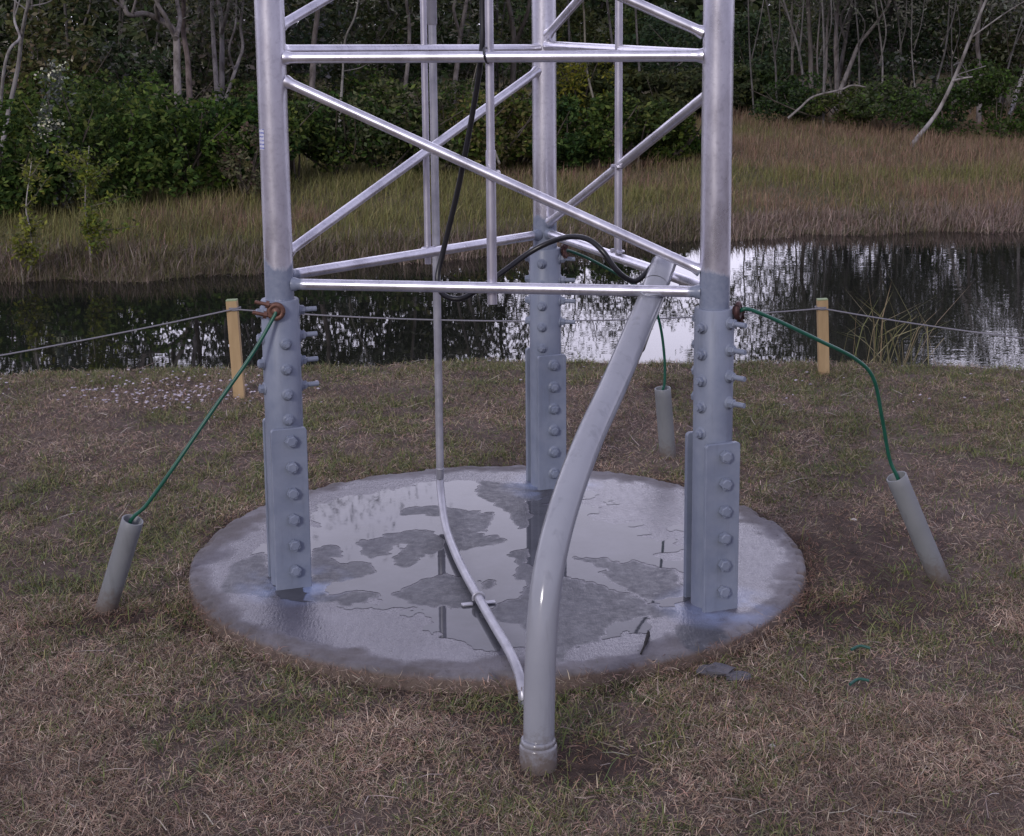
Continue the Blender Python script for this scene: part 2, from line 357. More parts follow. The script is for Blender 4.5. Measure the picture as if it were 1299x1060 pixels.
def concrete_mat(puddle=False):
    m, nt, b, N, L = mat('puddle_water' if puddle else 'concrete')
    n1 = noise(N, L, 5, 6, .65); n2 = noise(N, L, 45, 5, .7); n3 = noise(N, L, 9, 4, .6, mp=(6, 1, 1))
    dry = ramp(N, L, n1, [(.3, (.12, .112, .118)), (.7, (.20, .188, .198))])
    dry = mix(N, L, ramp(N, L, n2, [(.5, 0.), (.8, .5)]), dry, (.075, .066, .066))
    dry = mix(N, L, ramp(N, L, noise(N, L, 3.2, 6, .7), [(.44, .75), (.58, 0.)]), dry, (.085, .072, .066))      # old brown staining
    wet = ramp(N, L, n1, [(.3, (.048, .049, .056)), (.7, (.092, .094, .108))])
    if puddle:
        L(wet, b.inputs['Base Color']); b.inputs['Roughness'].default_value = .03; b.inputs['IOR'].default_value = 1.34
        bump(N, L, b, noise(N, L, 14, 2), .02, .004); return m
    da = N('ShaderNodeAttribute', attribute_name='col'); sp = N('ShaderNodeSeparateColor'); L(da.outputs['Color'], sp.inputs[0])
    film = ramp(N, L, n1, [(.3, (.068, .065, .083)), (.7, (.125, .12, .145))])
    c = mix(N, L, sp.outputs['Green'], dry, film); c = mix(N, L, sp.outputs['Red'], c, wet)
    spk = ramp(N, L, noise(N, L, 60, 2, .5), [(.70, 0.), (.74, .85)]); c = mix(N, L, spk, c, (.03, .027, .025))          # grit
    c = mix(N, L, sp.outputs['Blue'], c, (.27, .34, .52))           # paint drips round the legs
    geo = N('ShaderNodeNewGeometry'); sx = N('ShaderNodeSeparateXYZ'); L(geo.outputs['Position'], sx.inputs[0])
    mr = N('ShaderNodeMapRange'); mr.inputs[1].default_value = -.007; mr.inputs[2].default_value = -.017; L(sx.outputs['Z'], mr.inputs[0])
    c = mix(N, L, mr.outputs[0], c, (.13, .095, .075)); L(c, b.inputs['Base Color'])   # soil on the rim
    rg = ramp(N, L, n3, [(.3, .07), (.7, .24)])
    r1 = mix(N, L, sp.outputs['Green'], (.75, .75, .75), rg); r2 = mix(N, L, sp.outputs['Red'], r1, ramp(N, L, n2, [(.35, .32), (.65, .6)])); L(r2, b.inputs['Roughness'])
    ad = N('ShaderNodeMath', operation='ADD'); L(n2, ad.inputs[0]); L(noise(N, L, 30, 4, .6, mp=(5, 1, 1)), ad.inputs[1]); bump(N, L, b, ad.outputs[0], .42, .004)
    return m
nr, na = 150, 720
rr_ = np.concatenate([np.linspace(0.001, PR-.02, nr), PR-.02+.02*np.sin(np.linspace(.2, 1, 5)*pi/2)]); zz_ = np.concatenate([np.zeros(nr), -.02*(1-np.cos(np.linspace(.2, 1, 5)*pi/2))])
rr_ = np.append(rr_, [PR+.003, PR+.004]); zz_ = np.append(zz_, [-.05, -.18]); A = np.linspace(0, 2*pi, na, endpoint=False)
wob = 1+.006*(fbm(np.cos(A)*3, np.sin(A)*3, .8, 51)-.5)+  .003*(fbm(np.cos(A)*14, np.sin(A)*14, .8, 54)-.5); edge = fbm(np.cos(A)*20, np.sin(A)*20, 1., 52)
RR = rr_[:, None]*np.where(rr_[:, None] > PR*.9, wob[None], 1); PX = PC[0]+RR*np.cos(A); PY = PC[1]+RR*np.sin(A)
PZ = zz_[:, None]-.0*RR-np.where((rr_[:, None] > PR-.03) & (rr_[:, None] < PR+.002), .05*np.clip(edge-.45, 0, 1)[None], 0)+np.where(rr_[:, None] > PR-.06, .008*(fbm(PX, PY, .04, 53)-.5), 0)
ii = np.clip(((PX-PC[0]+PR)/st).round().astype(int), 0, GX.shape[1]-1); jj = np.clip(((PY-PC[1]+PR)/st).round().astype(int), 0, GX.shape[0]-1)
blue = np.zeros(PX.shape)
for P in LEG.values():
    d = np.hypot(PX-P[0]-.02, PY-P[1]+.03)
    blue = np.maximum(blue, np.clip(1-(d-.07)/.13, 0, 1)*np.clip(fbm(PX, PY, .07, 61)*2.6-.75, 0, 1))
colr = np.stack([damp[jj, ii], gloss[jj, ii], .75*blue], -1)
nR = len(rr_); I = np.arange(nR*na).reshape(nR, na); I2 = np.roll(I, -1, 1)
q = np.stack([I[:-1], I[1:], I2[1:], I2[:-1]], -1).reshape(-1, 4)
g = MB(); g.add(np.stack([PX, PY, PZ], -1).reshape(-1, 3), [q], colr.reshape(-1, 3))
g.add(np.array([[*PC, 0]]+[[PX[0, k], PY[0, k], 0] for k in range(na)]), [np.array([(0, 1+k, 1+(k+1) % na) for k in range(na)])], (0, 1, 0))
pad = tag(g.build('concrete_pad', concrete_mat(), None, (*PC, -.1)), 'round grey concrete pad with wet patches under the lattice tower', 'concrete pad')
tag(iso_sheet(fld, .56, .0009).build('puddle', concrete_mat(True)), kind='structure')
# ------------------------------------------------------------------ lattice tower
TR = .0435; BR = .0165; DR = .0150; SR = .0575
ctr = sum(LEG.values())/3
tower = tag(empty('lattice_tower', (*ctr, 0)), 'silver tubular lattice tower on three grey painted bolted legs', 'lattice tower')
TOP = Z1+(Z1-Z2)*4+.2
def v3(p, z): return np.array([p[0], p[1], z])
def tocam(p):
    d = CAM[:2]-p; d = d/np.linalg.norm(d); return d
def rot2(d, a): a = R_(a); return np.array([d[0]*cos(a)-d[1]*sin(a), d[0]*sin(a)+d[1]*cos(a)])
def wavy(p0, p1, r, n=24, bead=True):
    t = np.concatenate([[0, .004, .010, .016], np.linspace(.03, .97, n), [.984, .990, .996, 1]]); P = p0+(p1-p0)*t[:, None]
    rr = np.full(len(t), r)
    if bead:
        rr[:4] = r*np.array([1.32, 1.30, 1.18, 1.02]); rr[-4:] = r*np.array([1.02, 1.18, 1.30, 1.32])
    return P, rr
def bolt(P, d, parent, mat_, head=.0165, hh=.012, thread=0, washer=True, both=True):
    b = MB(); P = np.asarray(P); d = np.asarray(d, float)
    if washer: b.prism(P-d*.004, P+d*.003, head*1.35, 20)
    b.prism(P+d*.003, P+d*(.003+hh), head, 6, rot=random.random())
    b.prism(P+d*(.003+hh), P+d*(.003+hh+.003), head*.86, 6, r1=head*.7, rot=random.random())
    if thread: b.tube([P+d*hh, P+d*(hh+thread*.5), P+d*(hh+thread)], head*.52, 10)
    return b.build('bolt', mat_, parent)
FRONT_AZ = {'L': 13, 'R': -37, 'B': -12}        # which way the sleeve bolts point, about the line to the viewer
pn = np.array([sin(R_(19)), -cos(R_(19)), 0]); pt = np.array([cos(R_(19)), sin(R_(19)), 0]); pz = np.array([0, 0, 1.])
ps = {'L': 0, 'R': 0, 'B': 0}
for k, P in LEG.items():
    g = MB(); zs = np.linspace(.2, TOP, 30); g.tube([v3(P, z) for z in zs], TR, 36)
    leg = g.build('leg', M['galv'], tower)
    g = MB(); zt = Z2-.045
    g.tube([v3(P, z) for z in (-.06, .2, .5, zt-.004, zt)], [SR, SR, SR, SR, SR-.003], 36); sl = g.build('sleeve', M['paint'], leg)
    for sgn, zc in ((1, .245), (-1, .25)):
        c = v3(P, zc)+sgn*pn*(SR+.006); g = MB(); g.slab(c, pt, pz, pn, .055, .262, .008, .012, .002); g.build('anchor_plate', M['paint'], leg)
        for i in range(6):
            bolt(v3(P, .06+i*.082)+sgn*pn*(SR+.014)+pt*.004, pn*sgn, leg, M['paint'], .0185 if k != 'B' else .016, .014, 0 if k != 'B' else .008, k == 'B')
    fa = rot2(tocam(P), FRONT_AZ[k])
    for i in range(5):
        z = .855-i*.078
        if not (k == 'L' and i == 0): bolt(v3(P, z-.012)+np.append(fa, 0)*(SR-.001), np.append(fa, 0), leg, M['paint'], .0135, .011, .012)
        if i < 4:
            sd = rot2(fa, 90)
            bolt(v3(P, z)+np.append(sd, 0)*(SR-.001), np.append(sd, 0), leg, M['paint'], .0145, .013, .042)
            bolt(v3(P, z)-np.append(sd, 0)*(SR-.001), -np.append(sd, 0), leg, M['paint'], .0145, .012, 0)
    if k == 'L':
        g = MB(); a0 = math.atan2(*tocam(P)[::-1]); aa = np.linspace(a0-1.25, a0-.72, 8); zc = 1.375
        V = [[P[0]+(TR+.0008)*cos(a), P[1]+(TR+.0008)*sin(a), zc+h] for h in (-.03, .03) for a in aa]
        g.add(V, [np.array([(i, i+1, i+9, i+8) for i in range(7)])])
        sm_, nt, b, N, L = mat('white_sticker'); geo = N('ShaderNodeNewGeometry'); sx = N('ShaderNodeSeparateXYZ'); L(geo.outputs['Position'], sx.inputs[0])
        mm = N('ShaderNodeMath', operation='SINE'); ml = N('ShaderNodeMath', operation='MULTIPLY'); ml.inputs[1].default_value = 560; L(sx.outputs['Z'], ml.inputs[0]); L(ml.outputs[0], mm.inputs[0])
        f1 = ramp(N, L, mm.outputs[0], [(.25, 0.), (.4, 1.)]); f2 = ramp(N, L, noise(N, L, 220, 2), [(.42, 0.), (.5, 1.)]); f = mix(N, L, 1., f1, f2, 'MULTIPLY')
        L(mix(N, L, f, (.62, .63, .72), (.10, .13, .42)), b.inputs['Base Color']); b.inputs['Roughness'].default_value = .4
        g.build('sticker', sm_, leg)
def brace(a, za, b, zb, r, name):
    p0, p1 = v3(LEG[a], za), v3(LEG[b], zb); d = (p1-p0)/np.linalg.norm(p1-p0); hd = np.linalg.norm((p1-p0)[:2])/np.linalg.norm(p1-p0)
    g = MB(); g.tube(*wavy(p0+d*(TR-.003)/hd, p1-d*(TR-.003)/hd, r), 18); return g.build(name, M['galv'], tower)
bay = Z1-Z2
for i in range(6):
    z = Z2+i*bay
    for a, b, dz in (('L', 'R', 0), ('L', 'B', .022), ('B', 'R', .012)):
        brace(a, z+dz, b, z+(dz if i == 0 else 0)*.3, BR, 'horizontal_brace')
        if i < 5:
            if (a, b) == ('L', 'R'): brace('R', z+.045, 'L', z+bay-.05, DR, 'diagonal_brace')
            if (a, b) == ('L', 'B'): brace('L', z+.075, 'B', z+bay-.06, DR, 'diagonal_brace')
            if (a, b) == ('B', 'R'): brace('B', z+.035, 'R', z+bay-.085, DR, 'diagonal_brace')
def inward(p): d = ctr-p; return d/np.linalg.norm(d)
mids = {'LB': (LEG['L']+LEG['B'])/2, 'LR': (LEG['L']+LEG['R'])/2, 'BR': (LEG['B']+LEG['R'])/2}
def rail(xy, z0, r=.0125, joint=None, kind='round'):
    g = MB(); g.tube([v3(xy, z) for z in np.linspace(z0, TOP, 12)], r, 16); o = g.build('mounting_rail', M['rail'], tower)
    if joint:
        g = MB(); g.tube([v3(xy, joint-.0), v3(xy, joint-.3), v3(xy, z0+.001)], r*1.18, 16); g.build('rail_splice', M['rail'], o)
    return o
def ubolt(xy, z, d, parent):
    g = MB(); t = np.array([-d[1], d[0]])
    ring = [v3(xy+t*.021*cos(a)+d*(.018*sin(a)), z) for a in np.linspace(-.5, pi+.5, 12)]
    g.tube(ring, .0035, 8); g.prism(ring[0]-v3(d, 0)*.008, ring[0]+v3(d, 0)*.002, .008, 6); g.prism(ring[-1]-v3(d, 0)*.008, ring[-1]+v3(d, 0)*.002, .008, 6); g.build('clamp', M['rail'], parent)
ra = mids['LR']+inward(mids['LR'])*.03; ra = ra+np.array([-.005, 0]); o = rail(ra, .885, .0125, 1.34)
for z in (Z1, Z2, 1.275): ubolt(ra, z, -inward(mids['LR']), o)
rb = mids['LB']-inward(mids['LB'])*.0+np.array([.0, .0]); rb = at(541.5, 250, .27)[:2]; o = rail(rb, .912, .011)
for z in (1.30, .965): ubolt(rb, z, inward(mids['LB'])*-1, o)
rc = at(784.5, 200, .13)[:2]; o = rail(rc, .965, .0125)
for z in (1.245, .97): ubolt(rc, z, inward(mids['BR'])*-1, o)
# ------------------------------------------------------------------ big conduit, thin conduit
b0 = gz(683, 978, -.05); b1 = at(843, 331, -.262); hd = (b1-b0)[:2]; pnrm = np.array([-hd[1], hd[0], 0])
cp = [on_plane(x, y, b0, pnrm) for x, y in ((683, 978), (684, 900), (686.5, 820), (692, 750), (704, 685), (723, 620), (748, 555), (778, 490), (808, 420), (829, 370), (843, 331))]
cp[0] = cp[0]+np.array([0, 0, -.12]); cpath = crom(cp, 8)
big = tag(empty('conduit', b0), 'thick curved pale grey plastic conduit rising from the soil to the tower brace', 'conduit')
g = MB(); ro = .0375
tv = cpath[-1]-cpath[-9]; tv /= np.linalg.norm(tv); e = cpath[-1]
kk = max(i for i in range(len(cpath)) if np.linalg.norm(cpath[i]-e) > .125); g.tube(np.concatenate([cpath[:kk+1], [e-tv*.12]]), ro, 40, caps=False)
mit = lambda o: .55*o[:, 0]+.48*o[:, 1]
open_end(g, e, tv, ro, ro-.0055, .40, mit, 40, range(2)); pipe = g.build('pipe', M['conduit'], big)
open_end(g := MB(), e, tv, ro, ro-.0055, .40, mit, 40, range(2, 5)); g.build('shaded_bore', M['pvc'], pipe)  # same plastic as the pipe; the darker pvc colour stands for shade inside
g = MB(); g.tube([b0+[0, 0, z] for z in (-.1, .0, .066, .070, .072)], [.046, .0455, .0455, .044, .040], 40); g.build('collar', M['conduit'], big)
g = MB(); g.tube([b0+[0, 0, z] for z in (.071, .074, .082, .085)], [.039, .042, .042, .039], 40); g.build('collar_ring', M['conduit'], big)
# strap that ties the conduit to the brace
fdir = np.append((LEG['R']-LEG['L'])/np.linalg.norm(LEG['R']-LEG['L']), 0); fn = np.array([fdir[1], -fdir[0], 0])
bc = on_plane(826, 370, v3(LEG['L'], Z2), fn); hc = on_plane(826, 370, b0, pnrm)
g = MB(); A = np.linspace(0, 2*pi, 40)
side = np.cross(tv, fn); side /= np.linalg.norm(side); cyy = (bc+hc)/2
g.tube([cyy+side*(.041*cos(a))*(1-.35*max(0, sin(a)))+fn*(.062*sin(a)+.0)+np.array([0, 0, .006*sin(2*a)]) for a in A], .003, 8, caps=False); g.build('tie', M['conduit'], big)
tp = gz(559, 640, .03); tv0 = tp[:2]
thin_pts = [v3(tv0, TOP-.6), v3(tv0, 1.8), v3(tv0, .6), v3(tv0, .2), v3(tv0, .10)]+[gz(x, y, z) for x, y, z in ((565, 665, .035), (577, 700, .024), (592, 731, .022), (607, 758, .022), (627, 793, .022), (644, 822, .022), (655, 845, .018), (661, 866, .0), (664, 890, -.04))]
thin_pts.append(thin_pts[-1]+np.array([0, -.0, -.12]))
thin = tag(empty('thin_conduit', gz(607, 758, 0)), 'slim grey conduit running down the tower and bending across the concrete pad', 'conduit')
g = MB(); g.tube(crom(thin_pts, 10), .0135, 20); g.build('pipe', M['thin'], thin)
g = MB(); z = tp[2]; g.tube([v3(tv0, zz) for zz in (.16, .163, .165)], [.0145, .0152, .0145], 20); g.build('coupling', M['thin'], thin); g = MB(); g.tube([v3(tv0, zz) for zz in (1.70, 1.703, 1.9)], [.014, .0165, .0165], 20); g.build('coupling', M['thin'], thin)
sp_ = gz(607, 758, .022); dr = gz(627, 793, .022)-gz(592, 731, .022); dr /= np.linalg.norm(dr); sdv = np.cross(dr, [0, 0, 1.])
g = MB(); g.tube([sp_+sdv*.017*cos(a)+np.array([0, 0, .017*sin(a)]) for a in np.linspace(-.4, pi+.4, 16)], .004, 8)
for s_ in (1, -1): g.slab(sp_+sdv*s_*.034+np.array([0, 0, -.0175]), sdv, dr, np.array([0, 0, 1.]), .017, .010, .0025, .004, .0008)
g.build('saddle', M['thin'], thin)
# ------------------------------------------------------------------ black cable
def inY(x, y, off):                     # a point `off` behind the front face of the tower
    return on_plane(x, y, v3(LEG['L'], 0)-fn*off, fn)
cpts = [inY(614, -620, .045), inY(613, -150, .045), inY(612, 0, .045), inY(611, 65, .04), inY(600, 140, .07), inY(582, 235, .11), inY(563, 315, .13), inY(555, 352, .12), inY(562, 373, .09), inY(582, 379, .08), inY(605, 368, .10), inY(640, 343, .16), inY(672, 320, .20), inY(700, 306, .20), inY(725, 300, .16), inY(747, 304, .12), inY(765, 319, .09), inY(781, 341, .09), inY(797, 354, .115), inY(811, 354, .135), e+np.array([-.018, -.004, .004]), e-tv*.05+np.array([.0, 0, 0]), cpath[-10], cpath[-14]]
cable = tag(empty('cable', inY(613, 0, .045)), 'thick black cable looping down inside the tower into the conduit mouth', 'cable')
g = MB(); g.tube(crom(cpts, 8), .0085, 14); g.build('sheath', M['black'], cable)
g = MB(); tie_c = inY(617, 70, .012)
g.tube([tie_c+fn*.036*sin(a)+np.array([0, 0, .022*cos(a)])+fdir*(-.004*cos(a)) for a in np.linspace(0, 2*pi, 24)], .003, 6, caps=False); g.build('cable_tie', M['black'], cable)
# ------------------------------------------------------------------ earthing: plastic sleeves in the soil, green wires, bronze clamps
def pvc(px, py, tx, ty, dy, label):
    b = gz(px, py, -.045); t = at(tx, ty, b[1]+dy); d = (t-b)/np.linalg.norm(t-b)
    g = MB(); ro, ri = .0325, .0275
    g.tube([b-d*.1, b, t-d*.03], ro, 36, caps=False); open_end(g, t, d, ro, ri, .30)
    o = g.build('plastic_pipe', M['pvc'], None, b); tag(o, label, 'pipe', 'short grey earthing pipes round the tower'); return b, t, d
bL, tL, dL = pvc(133, 778, 168.5, 659, -.035, 'short grey pipe leaning right in the grass left of the concrete pad')
bR, tR, dR = pvc(1194, 740, 1137, 604, -.03, 'short grey pipe leaning left in bare soil right of the concrete pad')
bB, tB, dB = pvc(848, 588, 840.5, 492, -.02, 'short grey pipe standing in the grass behind the concrete pad')
def clamp(P, n, parent, up, m_='copper'):
    n = n/np.linalg.norm(n); t = np.cross(up, n); t /= np.linalg.norm(t); u = np.cross(n, t); g = MB()
    g.tube([P+n*.012+(t*cos(a)+u*sin(a))*.020 for a in np.linspace(0, 2*pi, 22)], .0085, 10, caps=False)
    g.prism(P-n*.002, P+n*.018, .014, 12)
    o = g.build('clamp', M[m_], parent)
    for s_ in (1, -1):
        g = MB(); q = P+n*.014+u*s_*.016-t*.012; g.tube([q, q-t*.03, q-t*.055], .0058, 10); g.prism(q-t*.012, q-t*.022, .0115, 6); g.build('bolt', M[m_], o)
    return o
def wire(pts, r, label):
    root = tag(empty('ground_wire', pts[-1]), label, 'wire', 'green earth wires on the tower legs'); g = MB(); g.tube(crom(pts, 10), r, 12); g.build('sheath', M['green'], root); return root
PL = v3(LEG['L'], .868); cl = at(350, 394, PL[1]-.06); nL = np.append(tocam(LEG['L']), 0)
w = wire([cl+nL*.014, at(346, 404, PL[1]-.08), at(318, 452, PL[1]-.11), at(270, 520, PL[1]-.15), at(222, 590, PL[1]-.19), at(186, 640, tL[1]-.01), tL-dL*.01+[-.006, 0, 0], tL-dL*.15], .0058, 'green wire from a bronze clamp on the left front leg to the left pipe')
clamp(cl, nL, w, np.array([.25, 0, 1.]))
PRR = v3(LEG['R'], .868); nR = np.array([.93, -.35, 0]); cr = PRR+nR*SR*1.0+np.array([0, 0, .02])
w = wire([cr+nR*.016, at(950, 392, PRR[1]-.03), at(985, 406, PRR[1]), at(1040, 432, PRR[1]+.05), at(1085, 455, PRR[1]+.12), at(1108, 480, PRR[1]+.16), at(1119, 530, PRR[1]+.2), at(1128, 580, tR[1]), tR-dR*.005+[.002, 0, 0], tR-dR*.15], .0058, 'green wire from a bronze clamp on the right front leg to the right pipe')
clamp(cr, nR, w, np.array([-.9, .2, -.15]), 'dark_clamp')
PBB = v3(LEG['B'], .868); nB = np.array([.97, .1, 0]); cb = PBB+nB*SR+np.array([0, 0, .01])
w = wire([cb+nB*.015, at(722, 318, .76), at(745, 327, .8), at(775, 343, .88), at(805, 362, .98), at(828, 385, 1.06), at(838, 415, 1.1), at(843, 455, tB[1]), at(843, 485, tB[1]), tB-dB*.02, tB-dB*.15], .0055, 'green wire from a clamp on the back leg to the pipe behind the pad')
clamp(cb, nB, w, np.array([0, .2, 1.]), 'dark_clamp')
# ------------------------------------------------------------------ stakes and string
def stake(bx, by, tx, ty, label):
    b = gz(bx, by, -.04); t = at(tx, ty, b[1]); d = (t-b)/np.linalg.norm(t-b); ax = np.array([1, 0, 0])-d*d[0]; ax /= np.linalg.norm(ax); ay = np.cross(d, ax)
    root = tag(empty('timber_stake', b), label, 'stake', 'timber stakes on the pond bank'); L_ = np.linalg.norm(t-b)
    g = MB(); g.slab((b+t)/2-d*.06, ax, d, ay, .0255, L_/2+.056, .02, .002, .0015); g.build('post', M['wood'], root)
    g = MB(); g.slab(t-d*.001, ax, d, ay, .0256, .0025, .0201, .001, .0008); g.build('painted_top', M['wood_top'], root); return b, t, d
s1 = stake(304, 505, 294, 380, 'pale timber stake leaning left on the bank behind the left leg')
s2 = stake(1045, 478, 1043, 379, 'pale upright timber stake on the bank right of the right leg')
y1 = s1[1][1]-.024; y2 = s2[1][1]-.024
def span(P, Q, sag, n=14): return [P+(Q-P)*t+np.array([0, 0, -sag*4*t*(1-t)]) for t in np.linspace(0, 1, n)]
p0 = at(-260, 492, 1.7); p1 = at(296, 392, y1); p2 = at(1043, 391, y2); p3 = at(1560, 452, 2.3)
g = MB(); g.tube(span(p0, p1, .02)+span(p1, p2, .06, 30)[1:]+span(p2, p3, .03)[1:], .0036, 8)
for p in (p1, p2):
    for dz in (-.006, .004): g.tube([p+np.array([.030*cos(a), .024+.0245*sin(a), dz]) for a in np.linspace(0, 2*pi, 20)], .0035, 6, caps=False)
tag(g.build('string', M['string'], None, p1), 'thin grey string tied slack between the two timber stakes', 'string')
# ------------------------------------------------------------------ small things lying about
def lump(name, c, r, mat_, label, cat, sq=(1, .8, .45), seed=1, group=None):
    u = np.linspace(0, pi, 9)[1:-1]; v = np.linspace(0, 2*pi, 12, endpoint=False); rg = np.random.default_rng(seed); V = [[0, 0, sq[2]*r]]
    for a in u:
        for b in v: V.append(np.array([sin(a)*cos(b)*sq[0], sin(a)*sin(b)*sq[1], cos(a)*sq[2]])*r*(.72+.5*rg.random()))
    V.append([0, 0, -sq[2]*r]); n = 12; f4 = []; f3 = []
    for j in range(6):
        for k in range(n): f4.append((1+j*n+k, 1+(j+1)*n+k, 1+(j+1)*n+(k+1) % n, 1+j*n+(k+1) % n))
    for k in range(n): f3 += [(0, 1+k, 1+(k+1) % n), (1+6*n+k, len(V)-1, 1+6*n+(k+1) % n)]
    g = MB(); g.add(np.array(V)+c, [np.array(f4), np.array(f3)], None, False); return tag(g.build(name, mat_, None, c), label, cat, group)
lump('concrete_chunk', gz(908, 850, -.035), .042, M['rubble'], 'broken grey concrete chunk in the grass against the pad edge', 'rubble', (1.2, .6, .4), 3)
lump('concrete_chunk', gz(936, 858, -.042), .030, M['rubble'], 'smaller flat concrete chunk lying right of the other chunk', 'rubble', (1.2, .8, .35), 5)
lump('pebble', gz(1083, 660, -.03), .012, M['stone'], 'white pebble on the bare soil between pad and right pipe', 'pebble', (1, .8, .6), 6)
lump('pebble', gz(980, 946, -.04), .008, M['stone'], 'tiny white pebble in the dry grass in front of the pad', 'pebble', (1, .8, .6), 8)
for k, (x0, y0, x1, y1_, lb) in enumerate(((1080, 824, 1104, 822, 'green wire offcut in the dark grass, farther from the viewer'), (1078, 868, 1102, 863, 'green wire offcut in the dark grass, nearer to the viewer'))):
    a = gz(x0, y0, -.022); b = gz(x1, y1_, -.022); g = MB(); g.tube(crom([a, (a+b)/2+[0, .012, .004], b], 6), .0042, 8); tag(g.build('wire_offcut', M['scrap'], None, a), lb, 'scrap')
a = gz(813, 829, .004); b = gz(823, 801, .004); g = MB(); g.tube(crom([a, a*.6+b*.4+[.004, 0, .004], b], 6), [.003]*6+[.005]*6+[.003], 7) ; tag(g.build('twig', M['twig'], None, a), 'small dark twig lying on the front of the concrete pad', 'twig')
# ------------------------------------------------------------------ near grass
def blades(P, az, lean, length, width, bend, cols, mb=None):
    n = len(P); mb = mb or MB(); d = np.stack([np.cos(az), np.sin(az), 0*az], 1); s = np.stack([-np.sin(az), np.cos(az), 0*az], 1)
    tw = rng.uniform(-1, 1, n)[:, None]; s = s*np.cos(tw)+np.array([0, 0, 1.])*np.sin(tw)*.6
    up = np.array([0, 0, 1.]); k1 = lean; k2 = lean+bend
    m1 = P+(d*np.sin(k1)[:, None]+up*np.cos(k1)[:, None])*(length*.5)[:, None]; m2 = m1+(d*np.sin(k2)[:, None]+up*np.cos(k2)[:, None])*(length*.5)[:, None]
    w = (width/2)[:, None]; V = np.stack([P-s*w, P+s*w, m1-s*w*.85, m1+s*w*.85, m2], 1).reshape(-1, 3); i = np.arange(n)*5
    mb.add(V, [np.stack([i, i+1, i+3, i+2], 1), np.stack([i+2, i+3, i+4], 1)], np.repeat(cols, 5, 0), False); return mb
def near_pts(n, x0=-3.3, x1=3.3, y0=-2.3, y1=3.25):
    # denser towards the camera's view, thinner beside it
    x = rng.uniform(x0, x1, n*2); y = rng.uniform(y0, y1, n*2)
    half = .36*(y+4.9)*.98; keep = (np.abs(x) < half+.3) | (rng.random(2*n) < .25); r = np.hypot(x-PC[0], y-PC[1])
    keep &= (r > PR+.004) & (y < crest(x)+.12); x, y = x[keep][:n], y[keep][:n]; return np.stack([x, y, terrain(x, y)], 1)
def pick(pal, n, jit=.15):
    pal = np.array(pal); c = pal[rng.integers(0, len(pal), n)]; return np.clip(c*(1+rng.normal(0, jit, (n, 1)))*(1+rng.normal(0, .04, (n, 3))), .004, 1)
def patch(P, s_, o, lo, hi): return np.clip((fbm(P[:, 0], P[:, 1], s_, o, 4)-lo)/(hi-lo), 0, 1)
def edge_pts(n, w):
    a = rng.uniform(0, 2*pi, n); r = PR+np.abs(rng.normal(0, w, n))-.006; x = PC[0]+r*np.cos(a); y = PC[1]+r*np.sin(a); return np.stack([x, y, np.full(n, -.03)+rng.uniform(0, .02, n)], 1)
ST = [(.33, .245, .175), (.42, .325, .24), (.24, .175, .125), (.48, .39, .295), (.16, .107, .078), (.36, .23, .165), (.29, .225, .17)]
P = np.concatenate([near_pts(310000), near_pts(170000, -1.9, 1.9, -2.1, -.3)]); n = len(P); P = P[rng.random(n) < (.30+.8*patch(P, .35, 71, .36, .58))*(1-.72*mud(P[:, 0], P[:, 1]))]; P = np.concatenate([P, edge_pts(5000, .05)]); n = len(P)
P[:, 2] += rng.uniform(-.002, .013, n); tone = (.55+.9*fbm(P[:, 0], P[:, 1], .22, 75, 3))[:, None]
mb = blades(P, rng.uniform(0, 2*pi, n), rng.uniform(.85, 1.62, n), rng.gamma(4, .0047, n)+.008, rng.uniform(.0010, .0023, n), rng.uniform(-.5, .9, n), pick(ST, n, .30)*tone*(1-np.array([.45, .55, .58])*mud(P[:, 0], P[:, 1])[:, None]))
tag(mb.build('dry_grass', M['grass']), 'dead brown mown grass and straw covering the near bank', 'grass', kind='stuff')
P = near_pts(700); n = len(P); P[:, 2] += .012
mb = blades(P, rng.uniform(0, 2*pi, n), rng.uniform(1.2, 1.6, n), rng.uniform(.04, .12, n), rng.uniform(.002, .0035, n), rng.uniform(-.4, .4, n), pick([(.42, .35, .29), (.50, .43, .36), (.33, .26, .21)], n))
tag(mb.build('straw', M['grass']), 'long pale straw stalks scattered on the mown bank', 'straw', kind='stuff')
P = near_pts(340000); n = len(P); f = patch(P, .6, 81, .43, .62); f2 = patch(P, .09, 83, .40, .62)
r = np.hypot(P[:, 0]-PC[0], P[:, 1]-PC[1]); ring = np.exp(-((r-PR-.09)/.11)**2)*patch(P, .35, 84, .42, .55)
tuft = np.exp(-((P[:, 0]+1.05)/.28)**2-((P[:, 1]+.25)/.22)**2)+np.exp(-((P[:, 0]+.72)/.30)**2-((P[:, 1]+.95)/.16)**2)+np.exp(-((P[:, 0]-.85)/.22)**2-((P[:, 1]+.80)/.16)**2)+.5*np.exp(-((P[:, 1]-2.1)/.5)**2)*(P[:, 0] > .9)+.55*np.exp(-((P[:, 0]+1.5)/.6)**2-((P[:, 1]-.6)/.6)**2)
dens = f*f2+.9*ring*(.3+.7*f2)+tuft*(.15+.85*f2)+.8*np.exp(-((P[:, 1]-crest(P[:, 0])+.15)/.17)**2)*(.25+.75*f2)+.10*f2+.03
P = P[rng.random(n) < dens*1.1*(1-.6*mud(P[:, 0], P[:, 1]))]; n = len(P)
mb = blades(P, rng.uniform(0, 2*pi, n), rng.uniform(.4, 1.5, n), rng.gamma(4, .0062, n)+.010, rng.uniform(.0018, .0036, n), rng.uniform(.0, .9, n), pick([(.120, .150, .046), (.16, .185, .06), (.21, .21, .08), (.10, .13, .055), (.25, .23, .11), (.14, .16, .08)], n, .22))
tag(mb.build('green_grass', M['grass']), 'short green grass in patches on the mown bank', 'grass', kind='stuff')
